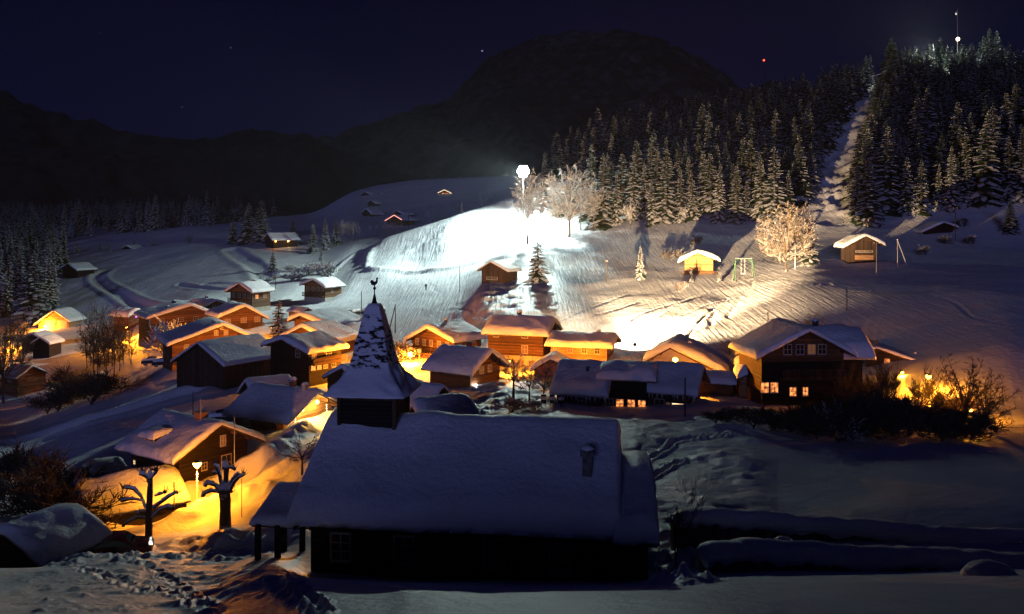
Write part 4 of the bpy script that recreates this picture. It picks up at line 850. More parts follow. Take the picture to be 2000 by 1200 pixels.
def round_mesh(seed, h, nl=26, ns=12, nt=7, tw='rimed twig', tm='frosted bark', rt=.045, r0=.3, fork=.24, wr=.46, hr=.40, cz=.60, curl=.15):
    r = random.Random(seed); tr = MB(); cr = MB(); F = Vector((0, 0, h*fork))
    tr.tube([(0, 0, -.6), (r.uniform(-.1, .1), 0, h*fork*.5), F, (0, 0, h*(fork+.18))], [r0, r0*.8, r0*.7, r0*.35], 8, cap=False)
    for i in range(nl):
        z = -0.75+1.75*(i+.5)/nl; a = i*2.399+r.uniform(-.3, .3); q = math.sqrt(max(0, 1-z*z)); k = r.uniform(.82, 1.0)
        T = Vector((math.cos(a)*q*wr*h*k, math.sin(a)*q*wr*h*k, h*cz+z*hr*h*k)); B = F+Vector((0, 0, r.uniform(-.04, .16)*h))
        M_ = B.lerp(T, .5)+Vector((r.gauss(0, .03)*h, r.gauss(0, .03)*h, (.05 if z > 0 else -.02)*h))
        P = [B, B.lerp(M_, .5)+Vector((0, 0, .02*h)), M_, M_.lerp(T, .5)+Vector((r.gauss(0, .02)*h, r.gauss(0, .02)*h, 0)), T]
        (tr if i % 4 == 0 else cr).tube(P, [r0*.34, r0*.26, r0*.19, max(rt, r0*.12), rt*.7], 5, cap=False)
        for j in range(ns):
            f = .3+.7*(j+r.random())/ns; s_ = f*4; k0 = min(int(s_), 3); p = P[k0].lerp(P[k0+1], s_-k0)
            d = ((T-B).normalized()+Vector((r.gauss(0, .8), r.gauss(0, .8), r.gauss(0, .6)))).normalized(); L = h*r.uniform(.06, .13)*(1.2-.5*f)
            e = p+d*L; m_ = p.lerp(e, .5)+Vector((0, 0, curl*L)); cr.tube([p, m_, e], [rt*.9, rt*.75, rt*.5], 3, cap=False)
            for _ in range(nt):
                g_ = r.uniform(.3, 1); b_ = p.lerp(e, g_); t_ = (d+Vector((r.gauss(0, .7), r.gauss(0, .7), r.gauss(0, .6)))).normalized()*L*r.uniform(.35, .75)
                cr.tube([b_, b_+t_], [rt*.65, rt*.35], 3, cap=False)
    return cr.mesh('crown', [tw, 'roof snow']), tr.mesh('trunk', tm, True), h
BT = {
 'golden': round_mesh(14, 17, 34, 15, 9, 'golden twig', wr=.40, hr=.44, cz=.54, fork=.14, curl=-.2),
 'goldoval': round_mesh(16, 17, 26, 14, 8, 'golden twig', wr=.26, hr=.44, cz=.54, fork=.14, curl=-.2),
 'bareround': round_mesh(23, 8, 28, 12, 6, 'twig', 'bark', .022, .16, .10, .42, .46, .54, curl=.3),
 'bareoval': round_mesh(21, 12, 18, 9, 5, 'twig', 'bark', .028, .16, .2, .24, .42, .58),
 'sapling': bare_mesh(17, 5, 5, .05, .5, 3, .4, 'twig', .3, .2, .007, 3, .12, 0, 'bark', 500),
 'round': round_mesh(4, 17, 34, 14, 8),
 'oval': round_mesh(6, 17, 26, 12, 7, wr=.27, hr=.42),
 'fruit': round_mesh(9, 5, 16, 9, 5, 'snowy bark', 'snowy bark', .034, .16, .3, .52, .36, .66),
 'thicket': round_mesh(12, 5, 26, 10, 6, 'snowy bark', 'snowy bark', .02, .1, .1, .6, .45, .5),

 'slim': bare_mesh(5, 12, 6, .14, .26, 3, .6, 'twig', .25, .30, .03, 3, .12, 0, 'bark', 2200),
 'slimfrost': bare_mesh(6, 12, 5, .12, .38, 3, .5, 'rimed twig', .28, .28, .022, 3, .14, 0, 'frosted bark', 1100),
 'apple': bare_mesh(7, 5, 6, .20, .62, 3, .12, 'snowy bark', .27, .30, .014, 4, .24, 0, 'snowy bark', 2600),
 'apple2': bare_mesh(8, 4, 5, .14, .7, 3, .06, 'snowy bark', .28, .26, .014, 4, .26, 0, 'snowy bark', 1500),
 'bush': bare_mesh(9, 3, 5, .07, .8, 4, .25, 'snowy bark', .32, .10, .016, 3, .22, 0, 'bark', 1700),
 'darkbush': bare_mesh(10, 3.4, 5, .07, .75, 4, .3, 'twig', .32, .10, .016, 3, .22, 0, 'bark', 1700),
 'willow': bare_mesh(11, 8, 5, .14, .42, 4, .5, 'twig', .34, .06, .018, 3, .13, 0, 'bark', 2200),
 'brush': bare_mesh(15, 3, 4, .06, .8, 4, .3, 'rimed twig', .34, .08, .03, 3, .25, 0, 'bark', 700),
}
def bare_at(kind, px, base, top, Y, label, cat='tree', name='bare_tree', wide=1.0, group=None, dz=0):
    X = (px-CX)/F0*Y; zg = ground(X, Y)+dz; h = (HY-top)/F0*Y-zg
    cm = BT[kind][0]; hh = max(v.co.z for v in cm.vertices) if 'hz' not in cm else cm['hz']; cm['hz'] = hh
    t = put_tree((cm, BT[kind][1], hh), X, Y, max(.8, h), label, cat, name, wide=wide, group=group, z=zg)
    return t
bare_at('round', 1112, 475, 318, 262, 'huge round crowned frosted tree right of the floodlight', name='frosted_tree', wide=1.05)
bare_at('oval', 1030, 470, 325, 258, 'frosted tree directly below the floodlight, narrower crown', name='frosted_tree', wide=.85)
bare_at('slimfrost', 1078, 455, 345, 285, 'thin frosted tree between the two big frosted trees', name='frosted_tree', wide=1.2)
bare_at('golden', 1535, 512, 392, 182, 'broad golden lit tree with drooping frosted twigs on the slope', name='frosted_tree', wide=1.05)
bare_at('goldoval', 1566, 512, 392, 187, 'darker tall tree leaning into the back of the broad golden lit tree', name='frosted_tree', wide=.9)
for i, (px, Y, top) in enumerate(((1135,268,350),(1160,262,360),(1095,275,340),(1232,255,392),(1338,250,400),(965,285,412),(1010,272,440),(1022,268,432),(1062,270,420))):
    bare_at('slimfrost', px, 0, top, Y, 'slender frosted sapling at the foot of the forest', wide=1.3, group='frosted saplings at the forest foot')
for i, (px, Y, top) in enumerate(((668,345,425),(680,350,432),(690,352,428),(700,352,440),(735,390,436),(748,392,430),(770,395,434),(785,395,436),(722,385,440),(765,400,432))):
    bare_at('slimfrost', px, 0, top, Y, 'thin frosted tree in the row along the upper piste', wide=1.2, group='frosted trees along the upper piste')
for px, Y, top, w in ((845,440,405,1.3),(832,445,410,1.2),(895,440,395,1.4),(940,450,370,1.3),(955,455,378,1.2)): bare_at('slimfrost', px, 0, top, Y, 'dim frosted tree behind the bright piste crest', wide=w, group='dim trees behind the piste crest')
for px, Y, top, w in ((262,292,562,1.3),(285,290,560,1.3),(273,295,566,1.0),(370,385,455,1.3),(322,395,478,1.2),(255,300,570,1)): bare_at('bareoval', px, 0, top, Y, 'thin leafless tree on the edge of the dim meadow', wide=w, group='leafless trees at the meadow edge')
rb = random.Random(21)
for k in range(15):
    px = 172+k*6+rb.uniform(-3, 3); Y = rb.uniform(170, 195); bare_at('bareoval', px, 0, rb.uniform(585, 640), Y, 'tall thin leafless tree in the ravine clump left of the village', wide=rb.uniform(.7, 1.0), group='leafless trees in the ravine')
for k in range(8):
    px = rb.uniform(-10, 45); Y = rb.uniform(150, 235); bare_at('bareoval', px, 0, rb.uniform(590, 650), Y, 'tall leafless tree crowding the left edge in front of the orange glow', wide=.9, group='leafless trees at the left edge')
for k in range(11):
    px = rb.uniform(85, 190); Y = rb.uniform(132, 165); bare_at('darkbush', px, 0, rb.uniform(700, 765), Y, 'dark tangled shrub on the ravine slope', 'shrub', 'shrub', wide=rb.uniform(1.0, 1.5), group='dark shrubs in the ravine')
bare_at('brush', 325, 640, 612, 168, 'round snow covered shrub left of the yellow lit chalet', 'shrub', 'shrub', 1.3)
bare_at('fruit', 1003, 765, 692, 96, 'leafless fruit tree silhouetted against the orange lit chalet', 'tree', 'fruit_tree', 1.0)
bare_at('fruit', 1034, 770, 725, 94, 'smaller leaning fruit tree right of the silhouetted one', 'tree', 'fruit_tree', 1.0)
bare_at('thicket', 1082, 770, 702, 100, 'dense dark round tree in front of the little domed shed', 'tree', 'fruit_tree', .95)
bare_at('thicket', 1062, 770, 712, 101, 'dense dark bush left part before the little domed shed', 'shrub', 'shrub', 1.4)
bare_at('thicket', 1425, 720, 655, 128, 'snow laden round crowned tree behind the orange gable', 'tree', 'fruit_tree', .85)
bare_at('bush', 785, 680, 654, 143, 'small red tinted bush left of the five window chalet', 'shrub', 'shrub', 1.3)
bare_at('brush', 1000, 800, 770, 84, 'low dark brush in the snow below the fruit trees', 'shrub', 'shrub', 2.2)
bare_at('brush', 1045, 800, 776, 86, 'low dark brush right of the first, before the fruit trees', 'shrub', 'shrub', 2.0)
bare_at('bareoval', 1592, 660, 608, 112, 'fine twigged crown showing above the big chalet ridge', 'tree', 'bare_tree', 2.2)
bare_at('fruit', 590, 905, 850, 68, 'gnarled snowy bush at the left edge of the chapel roof', 'shrub', 'shrub', 1.1)
bare_at('darkbush', 105, 960, 895, 70, 'rusty brown tangled bush above the little garage', 'shrub', 'shrub', 1.7)
bare_at('darkbush', 130, 940, 860, 77, 'tall dark tangled bush beside the buried carport', 'shrub', 'shrub', 1.3)
bare_at('darkbush', 65, 990, 925, 69, 'low brown tangled bush at the left of the rusty one', 'shrub', 'shrub', 1.6)
bare_at('darkbush', 8, 930, 850, 78, 'dark bush cut by the left edge of the photo', 'shrub', 'shrub', 1.1)
bare_at('sapling', 1322, 1000, 890, 38.5, 'thin leafless sapling beside the right end of the chapel', 'tree', 'bare_tree', 1.0)
bare_at('sapling', 1352, 1075, 1045, 38, 'small bare twig by the snow covered wall end', 'shrub', 'bare_tree', .8)
# brushwood above the two-window chalet
for k in range(26):
    px = rb.uniform(505, 640); Y = rb.uniform(262, 300); bare_at('brush', px, 0, np.interp(px, [505, 560, 640], [548, 512, 505])+rb.uniform(0, 22), Y, 'snow dusted brushwood in the hollow beside the piste', 'shrub', 'shrub', 1.5, group='brushwood in the hollow')
# dark shrubbery under the large chalet
for k in range(44):
    px = rb.uniform(1372, 1900); Y = rb.uniform(68, 88); top = np.interp(px, [1372, 1420, 1520, 1640, 1760, 1900], [785, 775, 785, 750, 735, 770])+rb.uniform(0, 60)
    bare_at('bush' if k % 9 == 0 else 'darkbush', px, 0, top, Y, 'black tangled shrub on the bank below the large chalet', 'shrub', 'shrub', 1.5, group='black shrubs below the large chalet')
for px, top, Y, w in ((1640,700,84,1.3),(1700,690,88,1.2),(1745,688,90,1.2),(1790,700,86,1.3),(1830,720,84,1.2)): bare_at('willow', px, 0, top, Y, 'dark many stemmed shrub right of the large chalet', 'shrub', 'shrub', w, group='many stemmed dark shrubs')
bare_at('bareround', 1885, 850, 688, 76, 'big fan shaped leafless shrub before the orange lit snow bank', 'shrub', 'shrub', 1.25)
bare_at('bareround', 1925, 850, 722, 74, 'right companion of the fan shaped shrub before the orange bank', 'shrub', 'shrub', 1.2)
for k, (px, py) in enumerate(((1300,500),(1322,497),(1365,470),(1330,560),(1700,436),(1845,470),(1870,440),(1900,470),(1885,435),(1808,490))):
    bare_at('bush', px, 0, py-14, hit(px, py+8, 150, 300)[1], 'little snow dotted shrub on the upper slope', 'shrub', 'shrub', 1.2, group='snow dotted shrubs on the upper slope')

# --- the two pollarded trees
def pollard(name, label, px, base, Y, trunk, limbs, twigs):
    X = (px-CX)/F0*Y; zg = (HY-base)/F0*Y
    T = thing(name, label, 'tree', (X, Y, zg))
    rr = random.Random(int(px)); S = Y/F0
    def P(x, y, dy=0): return Vector(((x-px)*S, dy, (base-y)*S))
    limbs = [[(x, y, r*.92) for x, y, r in l_] for l_ in limbs]
    MB().tube([P(*p[:2]) for p in trunk], [p[2]*S*.85 for p in trunk], 10).obj('trunk', 'snowy bark', T, True)
    for lm in limbs:
        dy = rr.uniform(-.6, .6); pts = [P(x, y, dy*i/len(lm)) for i, (x, y, r) in enumerate(lm)]; rs = [r*S for _, _, r in lm]
        m = MB().tube(pts, rs, 8); b = m.obj('branch', 'snowy bark', T, True)
        s = MB().tube([p+Vector((0, 0, rs[i]*.75)) for i, p in enumerate(pts) if i > 0], [r*.95 for r in rs[1:]], 7).obj('snow_cap', 'fine snow', b, True)
    t = MB()
    for (x, y, n) in twigs:
        t.ball(P(x, y), .13, nu=8, nv=6, jit=.2, seed=n)
        for i in range(n*2+2):
            a = rr.uniform(0, 6.28); L = rr.uniform(.2, .75); p = P(x, y); d = Vector((math.cos(a)*.7, rr.uniform(-.6, .6), abs(math.sin(a))*.6+.1))
            t.tube([p, p+d*L*.5+Vector((0, 0, -.05)), p+d*L+Vector((0, 0, .12))], [.028, .018, .007], 4)
    t.obj('twigs', 'bark', T)
pollard('pollard_tree', 'tall pollarded tree with bent snow lined stubs, left of the street lamp', 290, 1072, 58, [(290,1100,9),(290,1060,8),(291,1000,7.5),(293,960,6.5),(294,935,5),(293,918,4)],
  [[(292,1012,5),(270,1010,4),(248,1020,3),(241,1026,2)], [(291,1000,4.5),(276,998,4),(270,1004,3.5),(268,998,3)], [(285,993,3.5),(276,970,3),(262,955,3.5),(245,952,3.5)], [(281,978,2.5),(262,972,3),(240,975,3)], [(300,990,4.5),(318,978,4),(332,968,3.5),(346,960,2.5)], [(297,1010,4.5),(312,996,4),(328,990,4.5),(338,994,2.5)], [(303,968,2.5),(312,964,3),(321,961,2)], [(294,935,4),(284,926,5),(276,922,4)], [(295,932,4),(302,924,4),(306,918,3)]],
  [(280,922,9),(304,918,9),(345,962,5),(242,952,4),(240,975,4),(290,940,6),(338,994,2),(322,961,3),(241,1026,2)])
pollard('pollard_tree', 'stout pollarded tree with upright stubs, right of the street lamp', 440, 1000, 63, [(440,1060,14),(440,1015,13),(440,998,12),(440,975,12.5),(437,958,13),(438,946,10)],
  [[(430,955,6),(420,945,4.5),(405,942,4),(402,948,3)], [(428,960,5),(415,957,4),(400,962,3.5),(397,968,2)], [(434,952,5),(430,930,4),(426,912,4),(420,906,3)], [(441,950,6),(442,930,5.5),(443,915,6),(440,903,6)], [(448,955,6),(457,942,4.5),(468,930,4),(478,926,2.5)], [(446,948,5),(458,932,3.5),(468,922,3)], [(444,914,4),(452,912,4),(459,918,2.5)], [(428,925,3),(420,922,3),(415,924,2)]],
  [(440,902,8),(420,906,5),(402,948,5),(398,967,3),(476,926,5),(458,916,3),(452,960,4)])

# ------------------------------------------------------------------ lamps
def light(name, par, loc, power, color, size=.3, spot=None, aim=None, blend=.3):
    d = bpy.data.lights.new(name, 'SPOT' if spot else 'POINT'); d.energy = power; d.color = color; d.shadow_soft_size = size
    o = bpy.data.objects.new(name, d); col.objects.link(o); o.location = loc; o.parent = par
    if spot: d.spot_size = R_(spot); d.spot_blend = blend; o.rotation_euler = Vector(aim).to_track_quat('-Z', 'Y').to_euler()
    return o
SOD = (1, .31, .016); WARM = (1, .62, .26); COOL = (.78, 1.0, .93)
def street_lamp(label, px, py, Y, power, base=None, color=SOD, h=None, r=.22, name='street_lamp', style='head', glow='sodium glow', group=None):
    power *= 2.6; X = (px-CX)/F0*Y; z = (HY-py)/F0*Y; zb = ground(X, Y) if base is None else (HY-base)/F0*Y
    T = thing(name, label, 'street lamp', (X, Y, zb), 0, group); H = z-zb
    if style == 'heart':
        MB().tube([(0, 0, -1), (0, 0, H-.3)], [.07, .05], 8).obj('pole', 'metal', T, True)
        m = MB(); m.tube([(0, 0, H-.3), (0, 0, H-.1), (0, 0, H+.12), (0, 0, H+.22)], [.07, .26, .36, .20], 10, cap=True); m.obj('lantern', glow, T, True)
        MB().tube([(0, 0, H+.22), (0, 0, H+.36)], [.36, .1], 10).obj('lamp_cap', 'dark metal', T, True)
        light('lamp_light', T, (0, 0, H-.55), power, color, .15)
    else:
        MB().tube([(0, 0, -1), (0, 0, H+.3)], [.08, .05], 8).tube([(0, 0, H+.3), (0, -.35, H+.42), (0, -.6, H+.36)], [.04, .035, .03], 6).obj('pole', 'dark metal', T, True)
        MB().box(-.14, .14, -.9, -.4, H+.27, H+.37).obj('lamp_head', 'dark metal', T)
        MB().ball((0, -.62, H+.12), r, r, r*.8, 12, 8).obj('bulb', glow, T, True)
        light('lamp_light', T, (0, -.62, H-.35), power, color, .15)
    return T
street_lamp('heart shaped street lamp glowing on a thin pale pole between the pollarded trees', 385, 908, 72, 2600, base=985, style='heart')
street_lamp('street lamp on the village road just right of the steeple', 802, 692, 142, 6500, r=.4)
street_lamp('tall street lamp shining above the restaurant roofs', 1317, 703, 108, 5200, r=.34)
street_lamp('street lamp among the dark shrubs right of the large chalet', 1808, 736, 97, 2600, r=.3)
street_lamp('added unseen lamp lighting the roof edge of the low house', 1758, 728, 105, 900, r=.15)  # extra lamp added out of view to brighten the roof edge
street_lamp('street lamp hidden behind the roof of the pink roofed chalet', 524, 676, 137, 9000)
street_lamp('street lamp between the little domed shed and the wing chalet', 1116, 706, 125, 3800, r=.15)
street_lamp('added lamp in the gap between the big rounded roof and the tallest chalet', 996, 706, 127, 2600, r=.12)  # second lamp added to turn the tallest chalet's front orange
street_lamp('street lamp low on the bank behind the fan shaped shrub', 1888, 800, 81, 2000)
street_lamp('added lamp out of view behind the steeple, lighting the pink roofed chalet', 738, 690, 128, 9000, r=.2)  # added where the spire covers it, to light the right eave
street_lamp('added unseen lamp behind the low barn, lighting the black fronted barn', 548, 757, 107, 2600, r=.12)  # unseen lamp added for the black barn's plank side
street_lamp('street lamp by the bare trees below the blue lit chalet', 250, 640, 210, 5000)
street_lamp('street lamp at the far left edge behind the leafless trees', 22, 668, 222, 5000)
street_lamp('added unseen lamp between the brown village chalets', 404, 652, 172, 8000, r=.15)  # added behind the big chalet's roof to light the brown fronts
street_lamp('street lamp behind the brown two storey chalet', 532, 640, 168, 3500, r=.15)
def wall_lamp(par, label, loc, power, color=SOD, r=.16, glow='sodium glow', off=(0, -.3, -.3)):
    MB().ball(loc, r, nu=10, nv=8).obj('wall_lamp', glow, par, True); light('lamp_light', par, (loc[0]+off[0], loc[1]+off[1], loc[2]+off[2]), power, color, .1)
wl, wr, l_, Hh, dl_, dr_, y0_, y1_, a_, b_ = M1['dims']; wall_lamp(M1, '', (-a_*.55, y0_-.5, Hh-dl_-.2), 14000, r=.4, off=(.4, -1.6, -.2))
wl, wr, l_, Hh, dl_, dr_, y0_, y1_, a_, b_ = I['dims']
wall_lamp(I, '', (.6, y0_-.7, Hh-1.2), 900, (1, .55, .14), .2); wall_lamp(I, '', (-1.6, y0_-.6, Hh-1.7), 450, (1, .55, .14), .13)
m = MB()     # string of small lights along the rake and the door posts
for i in range(22):
    f = i/21; m.ball((-wl*f*.96, .1, Hh-dl_*f*.96-.3), .04, nu=6, nv=4)
for i in range(14): f = i/13; m.ball((-2.2, y0_-.1, .4+f*(Hh-dl_)), .035, nu=6, nv=4); m.ball((2.9, y0_-.1, .4+f*(Hh-dl_)), .035, nu=6, nv=4)
m.obj('string_lights', 'warm glow', I)
g2 = MB()
for x in (-3.9, -3.2, -2.6): g2.box(x, x+.08, y0_-.5, y0_-.4, .5, 2.0)
g2.box(-3.9, -2.5, y0_-.48, y0_-.42, 1.9, 2.0).box(-3.9, -2.5, y0_-.48, y0_-.42, 1.2, 1.28); g2.obj('gate', 'dark wood', I)
wl, wr, l_, Hh, dl_, dr_, y0_, y1_, a_, b_ = Q_['dims']; wall_lamp(Q_, '', (-a_*.75, y0_-.3, Hh-dl_-1.6), 240, (.85, 1, .8), .14, 'flood glow')
wl, wr, l_, Hh, dl_, dr_, y0_, y1_, a_, b_ = O_['dims']; MB().ball((a_*.1, .2, Hh-1.3), .28, nu=8, nv=6).ball((-.5, .2, Hh-1.7), .18, nu=8, nv=6).obj('wall_lamp', 'blue glow', O_, True)
for T, s in ((FF1, 1.0), (FF2, .8)):
    wl, wr, l_, Hh, dl_, dr_, y0_, y1_, a_, b_ = T['dims']
    m = MB().tube([(-wl, -.15, Hh-dl_+.3), (0, -.15, Hh+.3), (wr, -.15, Hh-dr_+.3)], [.16*s, .16*s, .16*s], 5); m.obj('fairy_lights', 'white pane' if T is FF1 else 'pink glow', T)
wl, wr, l_, Hh, dl_, dr_, y0_, y1_, a_, b_ = FF8['dims']
wall_lamp(FF8, '', (b_+.5, y0_+.6, Hh-dr_-.4), 120, SOD, .28, off=(.4, 0, -.3)); wall_lamp(FF8, '', (b_+.5, y0_+6, Hh-dr_-.4), 120, WARM, .28, off=(.4, 0, -.3))
# the ski floodlight and its tall mast
Yf = 272; zf = (HY-335)/F0*Yf; Xf = (1022-CX)/F0*Yf; zb_f = ground(Xf, Yf)
FL = thing('floodlight_mast', 'tall mast with blinding white floodlights at the top of the piste', 'floodlight', (Xf, Yf, zb_f)); Hf = zf-zb_f
MB().tube([(0, 0, -1), (0, 0, Hf+1)], [.22, .12], 8).tube([(-1.6, 0, Hf+.5), (1.6, 0, Hf+.5)], .08, 6).obj('pole', 'dark metal', FL, True)
for i, (x, z) in enumerate(((-1.15, 0), (0, 0), (1.15, 0), (-.6, -1.0), (.6, -1.0), (-.6, 1.0), (.6, 1.0))):
    h = MB().box(x-.4, x+.4, -.05, .5, Hf+z-.35, Hf+z+.35).obj('lamp_head', 'dark metal', FL)
    MB().ball((x, -.35, Hf+z), .8, .5, .8, 14, 10).obj('lens', 'flood glow', h, True)
light('flood_light', FL, (-.3, -1.8, Hf-.3), 2.3e5, COOL, .5, 150, (-.608, -.209, -.766), .12)
light('flood_light', FL, (-.3, -1.9, Hf-.2), 2.6e5, COOL, .5, 104, (-.64, -.76, -.12), 1.0)
light('glow_light', FL, (0, -1.6, Hf), 4e4, COOL, .5)
# upper floodlight on its pole above the ridge
Yu = 402; Xu = (1870-CX)/F0*Yu; zu = (HY-77)/F0*Yu; zbu = ground(Xu, Yu)
FU = thing('floodlight_mast', 'slim pole with a single star bright lamp above the ridge spruces', 'floodlight', (Xu, Yu, zbu)); Hu = zu-zbu
MB().tube([(0, 0, -1), (0, 0, Hu+14)], [.2, .1], 8).ball((-.5, 0, Hu+12), .5, .5, .8, 8, 6).obj('pole', 'metal', FU, True)
MB().ball((0, -.4, Hu), .75, .5, .75, 14, 10).obj('lens', 'warm glow', FU, True)
light('flood_light', FU, (-8, 12, Hu-5), 1.3e5, (.9, 1, .95), .5)
T = thing('floodlight_mast', 'low second piste lamp glowing behind the frosted saplings', 'floodlight', ((1048-CX)/F0*280, 280, ground((1048-CX)/F0*280, 280)))
MB().tube([(0, 0, -1), (0, 0, 2.6)], .08, 6).obj('pole', 'metal', T); MB().ball((0, -.2, 2.6), .7, .4, .5, 10, 8).obj('lens', 'flood glow', T, True); light('flood_light', T, (0, -1.2, 2.4), 2.2e4, COOL, .3)
T = thing('floodlight_mast', 'added lamp among the ridge spruces washing the station white', 'floodlight', at(1806, 386)); MB().tube([(0, 0, -1), (0, 0, 4.5)], .08, 6).obj('pole', 'metal', T); MB().ball((0, -.2, 4.6), .8, .4, .5, 10, 8).obj('lens', 'flood glow', T, True); light('flood_light', T, (0, -1.2, 6.5), 7e4, (1, 1, .9), .3)  # lamp added to make the white patch around the station
# yard projector behind the lower wing, throwing warm light up the slope
Yp = 133; Xp = (1240-CX)/F0*Yp; zg = ground(Xp, Yp); zq = 1.1
PJ = thing('yard_floodlight', 'yard projector on a post washing the snow slope in warm white light', 'floodlight', (Xp, Yp, zg))
MB().tube([(0, 0, -1), (0, 0, zq)], [.09, .07], 8).obj('pole', 'dark metal', PJ, True); MB().box(-.3, .3, -.3, .15, zq-.2, zq+.3).obj('lamp_head', 'dark metal', PJ)
MB().box(-.26, .26, .16, .2, zq-.15, zq+.25).obj('lens', 'warm glow', PJ)
light('projector_light', PJ, (0, .5, zq+.1), 3e5, (1, .66, .34), .25, 128, (.27, 1, .12), .7)
light('projector_light', PJ, (.3, .5, zq+.3), 1.5e6, (1, .66, .34), .25, 66, (.36, 1, .42), .5)
for lb, px, py, Y in (('red beacon on a thin mast on the far mountain', 1492, 118, 1500),):
    T = thing('beacon_mast', lb, 'beacon', ((px-CX)/F0*Y, Y, (HY-py)/F0*Y-40)); MB().tube([(0, 0, -200), (0, 0, 39)], .5, 6).obj('pole', 'dark metal', T); MB().ball((0, 0, 40), 1.6, nu=10, nv=8).obj('beacon_lamp', 'red glow', T, True)

# ------------------------------------------------------------------ poles, swing, wire
def pole(label, px, top, base, Y=None, r=.10, name='utility_pole', cat='pole', m='bark', wide=0, group=None, strut=None, pair=False):
    X, Yh = hit(px, base, 40, 600) if Y is None else ((px-CX)/F0*Y, Y)
    zb = ground(X, Yh); H = (HY-top)/F0*Yh-zb
    T = thing(name, label, cat, (X, Yh, zb), 0, group); mb = MB().tube([(0, 0, -.8), (0, 0, H)], [r, r*.75], 7)
    if wide: mb.tube([(-wide, 0, H-.35), (wide, 0, H-.35)], r*.6, 5)
    if strut: mb.tube([(strut, 0, -.6), (0, 0, H-.1)], [r, r*.8], 6)
    mb.obj('post', m, T, True)
    if wide:
        for x in (-wide, wide): MB().ball((x, 0, H-.2), .09, nu=8, nv=6).obj('insulator', 'white paint', T, True)
    return T
p1 = pole('tall pale pole on the slope below the ochre panel barn', 1712, 473, 556, 168, .13, m='metal', wide=.5)
p2 = pole('thin pole with bolts standing behind the large chalet roof', 1654, 565, 640, 142, .09, wide=.3)
pole('short pole left of the large chalet roof', 1500, 608, 645, 136, .08, wide=.2)
pole('reddish pole alone on the dark right slope', 1938, 620, 685, 128, .09)
pole('white pole in front of the broad golden lit tree', 1553, 475, 540, 182, .12, m='white paint')
pole('pole beside the track below the frosted trees', 1185, 508, 545, 190, .10, wide=.2)
pole('pole in front of the green banded barn', 959, 530, 572, 182, .10)
pole('pole among the parked cars above the village', 706, 570, 622, 186, .10)
pole('leaning braced pole right of the steeple tip', 772, 595, 648, 168, .11, strut=-1.4)
pole('short red and white piste pole left of the green banded barn', 898, 520, 545, 205, .08, m='brick')
pole('thin marker pole on the crest of the bright piste', 902, 397, 418, 292, .14)
pole('slender pole beside the distant red edged chalet', 798, 416, 440, 420, .16)
pole('leaning timber against the brushwood above the village', 538, 538, 560, 255, .12)
pole('pole of the upper right barn, half hidden by shrubs', 1866, 405, 470, 200, .10, wide=.4)
pole('dark pole under the black fronted barn', 377, 765, 830, 98, .06)
pole('thin white mast at the right corner of the farmhouse', 458, 813, 897, 76, .05, m='metal')
pole('tall dark street pole before the right restaurant block', 1338, 738, 810, 84, .09, m='dark metal', wide=0)
pole('red marker stake at the roadside right of the stout pollarded tree', 472, 935, 955, 66, .035, m='brick')
pole('thin snow stake near the chapel roof edge', 550, 945, 978, 60, .03)
pole('short wooden stake under the farmhouse wall', 340, 942, 958, 69, .06, m='pale wood')
for i, (px, top, b, Y) in enumerate(((820,516,530,262),(1033,534,546,190),(1205,560,572,190),(760,612,620,190))): pole('short marker stake in the snow', px, top, b, Y, .07, group='short marker stakes in the snow')
a = Vector(p2.location)+Vector((0, 0, 3)); b = at(2060, 150, 540)
pts = [a.lerp(b, k/16)+Vector((0, 0, -1.2*math.sin(math.pi*k/16))) for k in range(17)]
tag(MB().tube(pts, .03, 4).obj('power_cable', 'dark metal'), 'thin black cable crossing the dark right slope from the bolted pole', 'cable')
Y = 186; X = (1453-CX)/F0*Y; T = thing('swing_frame', 'green metal swing frame with snow on its top bar', 'swing frame', (X, Y, ground(X, Y)), R_(4))
m = MB(); w_, hh = 1.75, 4.3
for s in (-1, 1):
    for d in (-1, 1): m.tube([(s*(w_+.45), d*1.0, -.5), (s*w_, 0, hh)], .08, 6)
m.tube([(-w_-.2, 0, hh), (w_+.2, 0, hh)], .09, 6).tube([(-w_, 0, hh-.9), (-w_+.8, 0, hh)], .05, 5).tube([(w_, 0, hh-.9), (w_-.8, 0, hh)], .05, 5); fr_ = m.obj('frame', 'green paint', T, True)
MB().tube([(-w_, 0, hh+.12), (w_, 0, hh+.12)], [.1, .12], 6).obj('snow_cap', 'fine snow', fr_, True)
MB().tube([(-.6, 0, hh), (-.6, 0, 1.2)], .025, 4).tube([(.2, 0, hh), (.2, 0, 1.2)], .025, 4).box(-.7, .3, -.15, .15, 1.1, 1.18).obj('swing_seat', 'white paint', T)
X = (1753-CX)/F0*175; T = thing('tripod_hoist', 'pale pole with a long slanting strut beside the ochre panel barn', 'pole', (X, 175, ground(X, 175)))
MB().tube([(0, 0, -.5), (0, 0, 5.3)], .07, 6).tube([(0, 0, 5.2), (1.8, 0, .4)], .11, 6).obj('post', 'white paint', T, True); MB().ball((0, 0, 5.3), .18, nu=8, nv=6).obj('snow_cap', 'fine snow', T, True)
